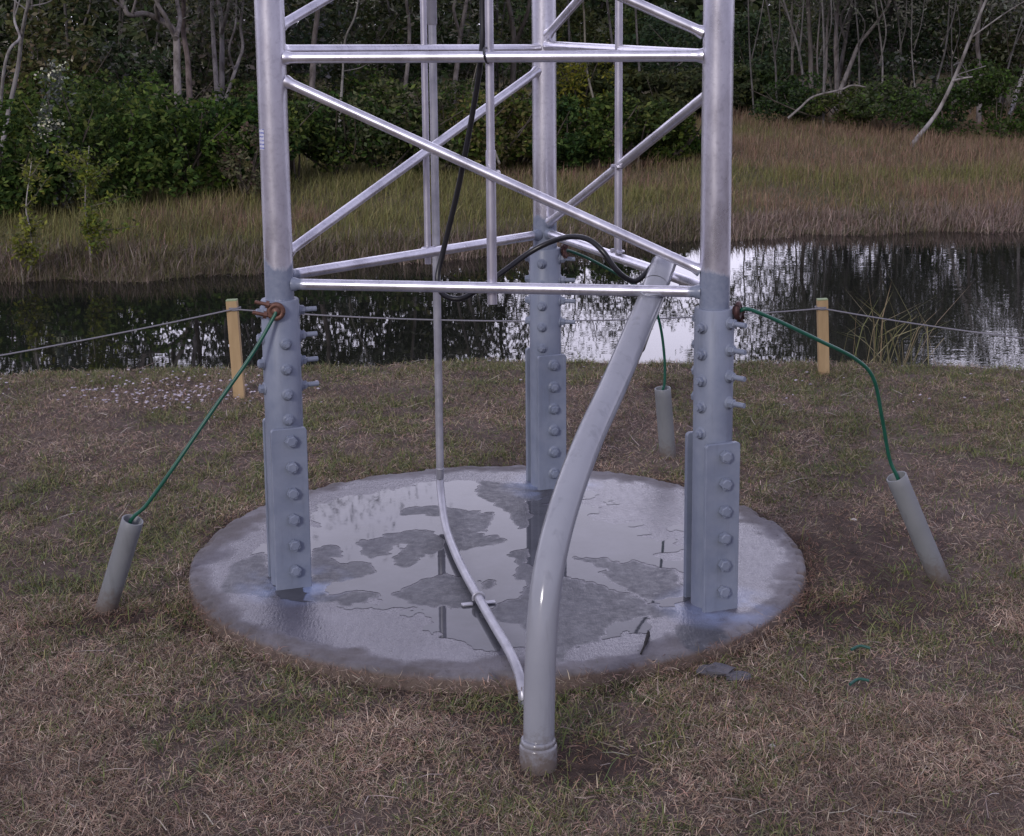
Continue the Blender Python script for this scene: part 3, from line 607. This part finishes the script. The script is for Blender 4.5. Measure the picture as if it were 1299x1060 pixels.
# white clover-like flowers on the bank at the left
n = 230; x = rng.normal(-1.62, .27, n); y = rng.normal(2.28, .17, n); k = (y < crest(x)) & (x > -3.2); x, y = x[k], y[k]
n2 = 60; x = np.append(x, rng.uniform(-3, 3, n2)); y = np.append(y, rng.uniform(1.9, 2.9, n2)); n = len(x); z = terrain(x, y)+rng.uniform(.01, .045, n)
mb = MB(); 
for i in range(n):
    c = np.array([x[i], y[i], z[i]]); rr = random.uniform(.004, .0095); a0 = random.random()*6; V = [c+[0, 0, rr*.5]]+[c+np.array([rr*cos(a0+a), rr*sin(a0+a), random.uniform(-.3, .3)*rr]) for a in np.arange(6)*pi/3]
    mb.add(np.array(V), [np.array([(0, 1+j, 1+(j+1) % 6) for j in range(6)])], np.array([.50, .45, .50])*random.uniform(.6, 1.15), False)
tag(mb.build('clover_flowers', M['petal']), 'small white clover flowers scattered over the bank', 'flowers', kind='stuff')
# ------------------------------------------------------------------ the far bank: tall grass
def fan(n, d0, d1, px0=-260, px1=1560):          # points spread over the view beyond the pond
    d = d0+(d1-d0)*rng.random(n); a = (rng.uniform(px0, px1, n)-W/2)/FPX; return a*(d-CAM[1]), d
def far_grass(n, d0, d1, e0, e1, h0, h1, pal, wd, lean, name, label):
    x, y = fan(n, d0, d1); e = y-shore(x); k = (e > e0) & (e < e1); x, y = x[k], y[k]; n = len(x)
    P = np.stack([x, y, terrain(x, y)-.02], 1); hh = rng.uniform(h0, h1, n)*(.62+.75*fbm(x, y, 1.1, 91))*(np.clip(.30+.35*(y-shore(x)), .30, 1)*np.clip(.35+1.3*fbm(x, y, .45, 97, 3), .45, 1.3) if name == 'tall_grass' else 1)
    t = fbm(x, y*.7, 1.3, 93)*1.3-.24+.05*x; c = pick(pal[0], n, .2); c2 = pick(pal[1], n, .2); c = np.where((t+rng.normal(0, .12, n) > .5)[:, None], c, c2)
    mb = blades(P, rng.normal(-.4, 1.6, n), np.abs(rng.normal(*lean, n)), hh, rng.uniform(*wd, n), rng.uniform(.0, .55, n), c); return tag(mb.build(name, M['grass']), label, 'grass', kind='stuff')
BR_ = [(.25, .172, .11), (.21, .148, .095), (.28, .195, .13), (.19, .16, .08), (.25, .145, .11)]; GR_ = [(.18, .18, .060), (.20, .19, .07), (.15, .155, .055), (.235, .205, .09)]
far_grass(230000, 8, 26, .05, 30, .12, .28, (BR_, GR_), (.004, .009), (.35, .6), 'tall_grass', 'tall brown and green grass covering the far bank')
far_grass(110000, 8, 13, -.15, .7, .07, .24, ([(.25, .19, .15), (.18, .135, .11), (.31, .24, .20)], [(.15, .12, .085), (.115, .11, .05), (.2, .16, .13)]), (.005, .011), (.5, .45), 'bank_sedge', 'dead greyish sedge leaning over the far waterline')
# ------------------------------------------------------------------ leaves, bushes, trees
def leaves(C, size, cols, asp=.45, mb=None, droop=0):
    n = len(C); mb = mb or MB(); u = rng.normal(0, 1, (n, 3)); u[:, 2] = u[:, 2]*.7-droop; u /= np.linalg.norm(u, axis=1)[:, None]
    w = np.cross(u, rng.normal(0, 1, (n, 3))); w /= np.linalg.norm(w, axis=1)[:, None]+1e-9; s = np.asarray(size)[:, None]
    V = np.stack([C-u*s*.5, C+w*s*asp*.5, C+u*s*.5, C-w*s*asp*.5], 1).reshape(-1, 3); i = np.arange(n)*4
    mb.add(V, [np.stack([i, i+1, i+2, i+3], 1)], np.repeat(cols, 4, 0), False); return mb
def blob_pts(n, c, r, k=15):
    cs = rng.normal(0, 1, (k, 3)); cs /= np.linalg.norm(cs, axis=1)[:, None]; cs = cs*rng.uniform(.35, .8, (k, 1)); rs = rng.uniform(.20, .40, k); i = rng.integers(0, k, n)
    d = rng.normal(0, 1, (n, 3)); d /= np.linalg.norm(d, axis=1)[:, None]; p = cs[i]+d*(rs[i]*rng.uniform(.45, 1, n)**.5)[:, None]; return np.asarray(c)+p*np.asarray(r)
DKG = [(.038, .072, .015), (.055, .100, .019), (.026, .050, .013), (.098, .140, .03)]
OLV = [(.085, .10, .040), (.11, .12, .052), (.07, .08, .038), (.13, .135, .06)]
GRY = [(.135, .138, .105), (.11, .116, .085), (.175, .172, .14), (.085, .093, .066)]
YLG = [(.19, .21, .03), (.15, .18, .03), (.24, .24, .05)]
DARK = [(.034, .054, .023), (.050, .072, .029), (.064, .082, .036)]
def bush(px, pd, w, h, n, pal, size, label, group, name='bush', z0=None, flowers=0):
    x = (px-W/2)/FPX*(pd-CAM[1]); z = float(terrain(x, pd)) if z0 is None else z0; b = np.array([x, pd, z]); root = tag(empty(name, b), label, 'bush', group)
    C = blob_pts(n, b+[0, 0, h*.5], (w/2, w/2.2, h*.62)); C = C[C[:, 2] > z+.02]; n = len(C)
    c = pick(pal, n, .22)*rng.uniform(.75, 1.2)*np.array([rng.uniform(.85, 1.25), 1, rng.uniform(.8, 1.3)])
    leaves(C, rng.uniform(*size, n), c, .5).build('foliage', M['leaf'], root)
    g = MB()
    for k in range(6):
        e = b+np.array([rng.normal(0, w*.28), rng.normal(0, w*.2), h*rng.uniform(.6, .9)]); g.tube(crom([b+rng.normal(0, .05, 3)*[1, 1, 0], (b+e)/2+rng.normal(0, .06, 3), e], 4), np.linspace(.018, .006, 9), 6, col=(.10, .085, .07))
    g.build('stem', M['bark'], root)
    if flowers:
        k = rng.integers(0, n, flowers); c0 = C[k][C[k][:, 2] > z+h*.45]; q = np.repeat(c0, 9, 0)+rng.normal(0, .035, (len(c0)*9, 3)); leaves(q, rng.uniform(.02, .045, len(q)), pick([(.62, .62, .45), (.5, .5, .36)], len(q)), .8).build('flowers', M['petal'], root)['kind'] = 'stuff'
    return root
def tree(lines, Y, r, tone, label, group, top, crown, pal, size=(.06, .13), ncl=16, nl=130, spread_=1.3, lo=2.05, name='tree'):
    """lines: pixel polylines of trunk and limbs at distance Y; the first starts at the ground"""
    g = MB(); base = None; tips = []
    for j, ln in enumerate(lines):
        p = np.array([at(x, y, Y+.25*math.sin(3*j+i)) for i, (x, y) in enumerate(ln)])
        if j == 0:
            dd = p[1]-p[0]; dd = dd/np.linalg.norm(dd); t_ = np.clip((p[0][2]-float(terrain(p[0][0], p[0][1])))/max(dd[2], .3), 0, .28 if r == .038 else 1.6); base = p[0]-dd*t_; p = np.concatenate([[base-dd*.12], p]); base = base.copy(); base[2] = float(terrain(base[0], base[1]))
        d = p[-1]-p[-2]; d /= np.linalg.norm(d)
        if ln[-1][1] < 25:
            q = p[-1]; steps = []
            hgt = top*rng.uniform(.75, 1)-q[2]
            for s in range(4):
                d = d+rng.normal(0, .16, 3)+[0, 0, .22]; d /= np.linalg.norm(d); q = q+d*max(hgt, .4)/4; steps.append(q)
            p = np.concatenate([p, steps])
        c = crom(p, 5); rr = np.linspace(r*(1 if j == 0 else .62), r*.22, len(c)); g.tube(c, rr, 9, col=np.array(tone)*rng.uniform(.85, 1.1)); tips.append(c)
        for _ in range(5 if ln[-1][1] < 25 else 2):
            i = int(rng.uniform(.45, .98)*len(c)); i = min(i, len(c)-1); e = c[i]+np.array([rng.normal(0, .5), rng.normal(0, .35), rng.uniform(.15, .8)])*spread_*.8; tw = crom([c[i], (c[i]+e)/2+rng.normal(0, .1, 3), e], 4); g.tube(tw, np.linspace(rr[i]*.6, .006, len(tw)), 6, col=np.array(tone)*rng.uniform(.7, 1.)); tips.append(tw)
    root = tag(empty(name, base), label, 'tree', group); g.build('trunk', M['bark'], root)
    if crown:
        mb = MB(); T = np.concatenate([t[len(t)//3:] for t in tips]); T = T[T[:, 2] > lo]
        if len(T):
            for _ in range(ncl):
                c = T[rng.integers(0, len(T))]+rng.normal(0, .28, 3)*spread_; k = int(nl*rng.uniform(.5, 1.3)); leaves(c+rng.normal(0, 1, (k, 3))*np.array([.30, .30, .24])*spread_*rng.uniform(.5, 1.1), rng.uniform(*size, k), pick(pal, k, .2), .32, mb, .4)
            mb.build('crown', M['leaf'], root)
    return root
G1 = 'green bushes along the far tree line'
L1 = 'dense dark green bush in the row along the left tree line'
for px, pd, w, h in ((-190, 10.6, 1.9, 1.15), (-80, 10.3, 1.8, 1.1), (5, 10.4, 1.6, 1.0), (85, 10.6, 1.5, .95), (165, 11.1, 1.6, 1.1), (240, 11.9, 1.6, 1.1), (310, 12.5, 1.5, 1.05), (372, 12.9, 1.4, .95), (130, 11.9, 1.8, 1.3), (60, 13.2, 2.0, 1.15), (165, 13.8, 2.0, 1.12), (262, 14.6, 2.0, 1.0), (-40, 13.4, 2, 1.2)):
    bush(px, pd+1.35, w*1.1, h*1.12, 3000, DKG, (.055, .105), L1, G1)
L2 = 'mid green bush behind the tower in the row beyond the tall grass'
for px, pd, w, h in ((430, 12.7, 1.5, 1.05), (490, 12.9, 1.5, 1.0), (550, 13.1, 1.5, 1.05), (610, 13.2, 1.4, 1.0), (660, 13.9, 1.3, .9), (375, 16.2, 2.0, 1.05), (470, 16.6, 2.0, 1.0), (570, 17.0, 2.0, 1.0)):
    bush(px, pd+2.0, w*1.15, h*1.1, 2700, DKG+OLV, (.055, .105), L2, G1)
L3 = 'low leafy bush at the grass edge behind the right side of the tower'
for px, pd, w, h in ((705, 14.8, 1.3, .85), (750, 15.0, 1.3, .9), (798, 15.2, 1.3, .88), (845, 15.5, 1.2, .74), (880, 16.2, 1.0, .55)):
    bush(px, pd+.7, w, h*1.1, 2700, DKG, (.055, .105), L3, G1)
bush(738, 21.5, 1.5, 1.5, 1500, YLG, (.05, .09), 'yellowish green open bush standing behind the low bushes at the tower back leg', G1)
bush(318, 12.9, 1.0, .85, 1500, OLV+[(.09, .065, .045)], (.04, .07), 'brownish olive bush at the grass edge left of the left front leg', G1)
bush(80, 11.9, .8, 1.5, 900, GRY, (.04, .08), 'slender grey shrub with clusters of cream flowers left of the tower', G1, 'flowering_shrub', None, 42)
L4 = 'very dark bush at the foot of the pale trunks on the right'
for px, pd, w, h in ((1010, 22.5, 1.7, .8), (1075, 22, 1.8, .75), (1130, 21, 1.9, .85), (1200, 20.2, 1.9, .95), (1270, 19.8, 2.0, 1.1), (1350, 19.6, 2.1, 1.2), (1450, 19.5, 2.2, 1.3)):
    bush(px, pd, w, h, 2800, DARK+DKG[:2], (.05, .1), L4, G1)
L5 = 'dark bushy shrub in the gap behind the right front leg'
for px, pd, w, h in ((745, 22, 2.0, .95), (790, 23.5, 2.0, .95), (835, 23, 2.0, .9), (880, 24, 2, .9), (925, 25, 2, .85), (965, 25.5, 2, .9), (905, 33, 2.6, 2.0), (960, 32, 2.4, 1.9), (850, 36, 2.8, 2.2), (790, 38, 3, 2.2), (1000, 36, 3, 2.3), (730, 37, 3.0, 2.2), (680, 38, 3, 2.3)):
    bush(px, pd, w, h, 3000, DARK+[(.05, .07, .02)], (.08, .16), L5, G1)
L6 = 'tall shadowy shrub among the trunks of the wood'
for px, pd, w, h in ((-150, 17, 2.4, 2.4), (-30, 17.5, 2.4, 2.3), (60, 17, 2.4, 2.2), (130, 19, 2.4, 1.8), (210, 18.5, 2.4, 1.7), (300, 19, 2.4, 2.4), (390, 20, 2.5, 2.3), (480, 21, 2.6, 2.4), (560, 22, 2.6, 1.9), (640, 24, 2.6, 2.0), (1060, 27, 2.6, 2.3), (1140, 25.5, 2.6, 2.3), (1220, 25, 2.6, 2.3), (1300, 24, 2.6, 2.4), (1400, 24, 2.8, 2.5)):
    bush(px, pd, w, h, 2600, DARK+GRY[:1]+OLV[2:3], (.07, .14), L6, G1)
WT = (.34, .32, .31); GT = (.20, .185, .175); BT = (.15, .115, .10)
z8 = lambda pts, ox=0, oy=0, k=3.785: [(ox+a/k, oy+b/k) for a, b in pts]
GT_ = 'trees of the wood beyond the pond'
tree([z8([(22, 640), (40, 540), (85, 330), (105, 170), (125, 60), (140, 0)]), z8([(0, 530), (20, 330), (50, 230), (95, 180), (70, 100), (75, 0)])], 13.0, .032, WT, 'pale thin forked tree at the far left edge of the photo', GT_, 5.2, 1, GRY)
tree([z8([(850, 340), (845, 180), (810, 120), (700, 65), (620, 70), (585, 0)]), z8([(845, 190), (795, 80), (750, 0)]), z8([(846, 180), (865, 90), (850, 0)]), z8([(760, 85), (750, 30), (760, 0)])], 16.5, .055, (.27, .24, .225), 'pale tree spreading into several bent limbs left of the tower', GT_, 5.5, 1, GRY)
tree([z8([(908, 420), (900, 280), (880, 150), (882, 0)])], 16.9, .048, (.17, .135, .125), 'brownish straight trunk right behind the many-limbed pale tree', GT_, 5.6, 1, OLV)
tree([z8([(1035, 350), (1025, 200), (1018, 0)])], 17.5, .04, (.24, .22, .215), 'straight grey trunk, leftmost of the clump beside the left leg', GT_, 5.0, 1, GRY)
tree([z8([(1065, 350), (1064, 150), (1048, 0)]), z8([(1064, 160), (1085, 80), (1100, 0)])], 17.8, .045, (.25, .23, .225), 'grey forked trunk in the middle of the clump beside the left leg', GT_, 5.0, 1, GRY)
tree([z8([(1125, 350), (1165, 230), (1155, 130), (1168, 0)]), z8([(1128, 345), (1100, 240), (1130, 120), (1135, 0)])], 17.3, .028, (.25, .23, .225), 'twin thin crooked trunks nearest to the left leg', GT_, 4.8, 1, GRY)
tree([z8([(440, 380), (448, 200), (468, 0)], 280)], 17.6, .05, (.20, .175, .165), 'grey trunk seen between the left leg and the first rail', GT_, 5.2, 1, GRY)
tree([z8([(580, 440), (588, 300), (580, 200)], 280), z8([(588, 300), (600, 180), (640, 90), (660, 0)], 280)], 16.8, .026, (.22, .21, .19), 'thin grey sapling with pale blossom seen under the upper brace', GT_, 2.6, 1, GRY+[(.4, .4, .32)], (.03, .06), 12, 60, .5, .9)
tree([z8([(880, 470), (900, 280), (905, 120), (890, 0)], 280)], 17.8, .036, (.21, .19, .18), 'slender grey trunk just left of the thin conduit', GT_, 5.0, 1, GRY)
tree([z8([(1140, 260), (1150, 170), (1182, 0)], 280), z8([(1150, 170), (1120, 60), (1125, 0)], 280)], 20.5, .045, (.17, .15, .14), 'dull forked trunk seen right of the thin conduit', GT_, 5.0, 1, GRY)
tree([z8([(1220, 470), (1205, 430), (1230, 310), (1250, 200)], 280)], 15.8, .016, (.22, .2, .17), 'very thin sapling behind the black cable', GT_, 2, 1, OLV, (.04, .07), 6, 40, .3, .7)
tree([[(754, 130), (744, 85), (741, 20), (739, 0)]], 21, .022, (.24, .22, .18), 'thin pale stem inside the yellowish bush', GT_, 1.9, 0, YLG)
tree([[(650, 110), (652, 50), (644, 0)], [(652, 60), (668, 20), (672, 0)]], 22.5, .06, (.12, .105, .095), 'dark thick trunk between rail and back leg', GT_, 4.2, 1, OLV)
zr = lambda pts: [(930+a/3.52, b/3.52) for a, b in pts]
tree([zr([(365, 470), (350, 400), (345, 200), (335, 0)])], 24, .06, (.15, .135, .125), 'grey trunk, leftmost of the stand right of the tower', GT_, 4.2, 1, GRY)
tree([zr([(462, 310), (458, 180), (468, 0)])], 25, .05, (.19, .165, .16), 'straight pinkish grey trunk in the stand right of the tower', GT_, 4.2, 1, GRY)
tree([zr([(480, 300), (500, 190), (530, 20), (535, 0)]), zr([(505, 190), (480, 90), (520, 0)])], 25.5, .045, (.16, .145, .14), 'dull forked trunk leaning right in the stand right of the tower', GT_, 4.2, 1, GRY)
tree([zr([(520, 300), (560, 200), (600, 150), (660, 75), (700, 0)])], 24.5, .045, (.22, .2, .19), 'pale trunk bending strongly right in the stand on the right', GT_, 4.4, 1, GRY)
tree([zr([(845, 588), (880, 545), (930, 470), (1000, 320), (1060, 170), (1130, 0)]), zr([(985, 360), (1030, 348), (1070, 342)])], 18.8, .038, (.33, .31, .30), 'bright white trunk leaning right at the edge of the tall grass', GT_, 4.2, 1, GRY)
tree([zr([(1100, 420), (1102, 300), (1090, 180), (1110, 0)])], 22.5, .05, (.18, .16, .155), 'dull grey trunk right of the leaning white trunk', GT_, 4.4, 1, GRY)
tree([zr([(1265, 420), (1280, 370), (1310, 280), (1340, 0)])], 21, .04, (.30, .28, .27), 'pale trunk leaning out at the right edge of the photo', GT_, 4.2, 1, GRY)
tree([zr([(650, 350), (640, 250), (665, 170), (700, 60), (720, 0)])], 26, .06, (.10, .09, .085), 'dark trunk behind the bending pale trunk on the right', GT_, 4.2, 1, GRY)
tree([zr([(700, 350), (730, 200), (760, 90), (760, 0)])], 26.5, .05, (.14, .13, .12), 'greyish trunk deep between the leaning trunks', GT_, 4.2, 1, GRY)
tree([zr([(1215, 330), (1240, 200), (1250, 0)])], 25, .07, (.15, .14, .14), 'broad dim grey trunk deep in the wood at right', GT_, 4.4, 1, GRY)
tree([zr([(400, 460), (415, 300), (420, 120), (440, 0)]), zr([(405, 440), (385, 380), (375, 250), (390, 0)])], 24.6, .032, (.18, .16, .155), 'twin slim trunks in the stand right of the tower', GT_, 4, 1, GRY)
# unnamed slim trunks further back, left and right of the gap
for px, Y, top in [(x, rng.uniform(20, 27), rng.uniform(4.6, 6.2)) for x in (-330, -250, -170, -90, -20, 40, 90, 150, 190, 240, 285, 320, 350, 380, 415, 445, 475, 505, 535, 590, 630)]+[(x, rng.uniform(26, 31), rng.uniform(5.6, 6.8) if x < 1140 else rng.uniform(3.6, 4.4)) for x in (1005, 1030, 1055, 1080, 1105, 1130, 1185, 1230, 1275, 1330, 1400, 1480)]:
    yb = 20+1.7*FPX/(Y+4.9); l = rng.normal(0, 12)
    tree([[(px, yb), (px+l*.4, yb*.5), (px+l, 0)], [(px+l*.3, yb*.6), (px-l+8, yb*.2), (px-1.5*l+12, 0)]], Y, rng.uniform(.03, .055), np.array(GT)*rng.uniform(.6, 1.0), 'slim dim grey trunk set back in the wood among many like it', GT_, top if not (100 < px < 280 or 540 < px < 650) else top*.68, 1, GRY+OLV+DARK, (.09, .18), 26 if not (100 < px < 280 or 540 < px < 650) else 11, 170, 1.4, 1.9)
tree([[(727, 200), (724, 100), (721, 0)]], 26, .03, GT, 'thin bare trunk alone in the gap right of the back leg', GT_, 4.4, 0, GRY)
tree([[(792, 190), (782, 100), (770, 0)]], 26.5, .035, GT, 'thin leaning trunk in the gap beside the third rail', GT_, 3.5, 1, GRY, (.07, .14), 26, 110, .9, 2.75)
tree([[(822, 190), (812, 100), (806, 0)]], 27, .03, GT, 'thin upright trunk in the gap left of the right front leg', GT_, 3.7, 1, GRY, (.07, .14), 12, 90, .7, 2.7)
for px in (955, 985, 1020, 1045, 1062, 1090, 1118, 1142, 1160, 1190, 1208, 1228, 1252, 1268, 1292):
    Y = rng.uniform(22, 25.5); l = rng.normal(14, 22); yb = rng.uniform(95, 135)
    tree([[(px, yb), (px+l*.35+rng.normal(0, 4), yb*.55), (px+l, 0)], [(px+l*.25, yb*.6), (px+l*.5+10, yb*.3), (px+l+rng.normal(14, 8), 0)]], Y, rng.uniform(.014, .026), np.array(WT)*rng.uniform(.34, .62), 'thin pale crooked stem in the thicket right of the tower', GT_, rng.uniform(2.8, 3.6), 1, GRY, (.05, .1), 7, 60, .8, 1.5)
# fallen branch
g = MB(); pts = [at(*p, 21.5) for p in zr([(245, 527), (300, 480), (360, 430), (480, 400), (540, 380), (640, 402), (745, 432)])]; g.tube(crom(pts, 5), np.linspace(.022, .010, 31), 8, col=(.24, .22, .21)); tag(g.build('fallen_branch', M['bark'], None, pts[0]), 'pale fallen branch arching over the far edge of the grass', 'branch')
# a closed mass of far wood that blocks the horizon
n = 240000; y = rng.uniform(42, 60, n); x = rng.uniform(-75, 75, n); top = 3.7+2.0*fbm(x, y, 9, 101)-1.0*np.exp(-(((x-8)/9)**2)); z = top*rng.random(n)**.62
mb = leaves(np.stack([x, y, z], 1), rng.uniform(.28, .5, n), pick(DARK+GRY[1:2]+OLV[2:3], n, .2), .5); tag(mb.build('far_wood', M['leaf']), 'dark distant wood closing the view behind the trees', 'wood', kind='stuff')
# saplings at the far waterline, left
def sapling(line, Y, r, n, wd, label, pal):
    p = np.array([at(x, y, Y) for x, y in line]); b = p[0].copy(); b[2] = float(terrain(b[0], b[1])); root = tag(empty('sapling', b), label, 'sapling', 'young trees at the far waterline'); c = crom(np.concatenate([[b-[0, 0, .05]], p]), 6); g = MB(); g.tube(c, np.linspace(r, .004, len(c)), 8, col=(.42, .39, .36))
    mb = MB()
    for k in range(16):
        i = int(rng.uniform(.40, 1)*(len(c)-1)); e = c[i]+np.array([rng.normal(0, wd), rng.normal(0, wd), abs(rng.normal(.12, .06))]); g.tube([c[i], (c[i]+e)/2+[0, 0, -.01], e], [.005, .004, .002], 5, col=(.18, .16, .13)); t = rng.random((n//16, 1)); leaves(c[i]+(e-c[i])*t+rng.normal(0, .035, (n//16, 3)), rng.uniform(.03, .07, n//16), pick(pal, n//16), .4, mb)
    g.build('stem', M['bark'], root); mb.build('foliage', M['leaf'], root)
sapling([(32, 358), (41, 330), (38, 290), (33, 262), (40, 205)], 8.6, .012, 900, .10, 'spindly pale-stemmed sapling at the waterline, nearer the left photo edge', YLG+OLV[3:]+OLV[3:])
sapling([(117, 350), (113, 300), (108, 255), (113, 185)], 9.0, .011, 1500, .13, 'leafier green sapling at the waterline, right of the spindly one', YLG[:2]+DKG[3:]+OLV[3:])
# reeds at the near bank, right
def clump(px, py, Y, n, h, label, w=.22):
    b = at(px, py, Y); b[2] = float(terrain(b[0], b[1])); P = b+np.stack([rng.normal(0, w*.5, n), rng.normal(0, .06, n), 0*rng.random(n)], 1)
    mb = blades(P, rng.choice([0, pi], n)+rng.normal(0, .5, n), np.abs(rng.normal(.1, .35, n)), rng.uniform(h*.5, h, n), rng.uniform(.005, .010, n), rng.uniform(.1, 1.2, n), pick([(.24, .19, .11), (.32, .27, .16), (.15, .155, .06), (.17, .17, .075)], n)); return tag(mb.build('reed_clump', M['grass'], None, b), label, 'reeds')
clump(1130, 465, 2.85, 46, .58, 'clump of arching dry brown reeds at the pond edge right of the stake')
# ------------------------------------------------------------------ light
wd = bpy.data.worlds.new('World'); S.world = wd; wd.use_nodes = True; nt = wd.node_tree; bg = nt.nodes['Background']
FILL_EL, FILL_AZ = R_(24), R_(205)         # direction of the added front fill, shared with the sky; azimuth clockwise from +Y
sky = nt.nodes.new('ShaderNodeTexSky'); sky.sky_type = 'NISHITA'; sky.sun_disc = False; sky.sun_elevation = FILL_EL; sky.sun_rotation = FILL_AZ; sky.air_density = 1; sky.dust_density = 2
# lilac evening cloud, brightest low over the wood where the sun has gone
tc = nt.nodes.new('ShaderNodeTexCoord'); sp = nt.nodes.new('ShaderNodeSeparateXYZ'); nt.links.new(tc.outputs['Generated'], sp.inputs[0])
def sramp(sock, stops):
    r = nt.nodes.new('ShaderNodeValToRGB'); e = r.color_ramp.elements
    while len(e) < len(stops): e.new(.5)
    for k, (p_, v_) in zip(e, stops): k.position = p_; k.color = (v_, v_, v_, 1)
    nt.links.new(sock, r.inputs['Fac']); return r.outputs['Color']
my = nt.nodes.new('ShaderNodeMath'); my.operation = 'MULTIPLY_ADD'; my.inputs[1].default_value = .5; my.inputs[2].default_value = .5; nt.links.new(sp.outputs['Y'], my.inputs[0])
fy = sramp(my.outputs[0], [(.40, 0), (.75, .30), (.93, 1.)]); fz = sramp(sp.outputs['Z'], [(.19, 1.), (.30, .78), (.40, .44), (.68, .14), (1., 0.)])
mu1 = nt.nodes.new('ShaderNodeMath'); mu1.operation = 'MULTIPLY'; nt.links.new(fy, mu1.inputs[0]); nt.links.new(fz, mu1.inputs[1])
cm = nt.nodes.new('ShaderNodeMix'); cm.data_type = 'RGBA'; cm.inputs[6].default_value = (.226, .222, .312, 1); cm.inputs[7].default_value = (.89, .852, 1.06, 1); nt.links.new(mu1.outputs[0], cm.inputs[0])
sc = nt.nodes.new('ShaderNodeVectorMath'); sc.operation = 'SCALE'; sc.inputs['Scale'].default_value = 23; nt.links.new(cm.outputs[2], sc.inputs[0])
mx = nt.nodes.new('ShaderNodeMix'); mx.data_type = 'RGBA'; mx.inputs[0].default_value = .93
nt.links.new(sky.outputs[0], mx.inputs[6]); nt.links.new(sc.outputs[0], mx.inputs[7]); nt.links.new(mx.outputs[2], bg.inputs['Color']); bg.inputs['Strength'].default_value = .1
ld = bpy.data.lights.new('flash_fill', 'SUN'); ld.energy = 1.15; ld.angle = R_(11); ld.color = (1, .95, .93); lo = bpy.data.objects.new('flash_fill', ld); COL.objects.link(lo)  # added soft fill from behind the camera, standing in for a flash
sd = Vector((sin(FILL_AZ)*cos(FILL_EL), cos(FILL_AZ)*cos(FILL_EL), sin(FILL_EL))); lo.rotation_euler = sd.to_track_quat('Z', 'Y').to_euler(); lo.location = (0, 0, 12)
vs = S.view_settings; S.display_settings.display_device = 'sRGB'; vs.view_transform = 'Standard'; vs.look = 'None'; vs.exposure = .18; vs.gamma = 1
S.cycles.max_bounces = 6; S.cycles.diffuse_bounces = 3; S.cycles.glossy_bounces = 3; S.cycles.transmission_bounces = 4
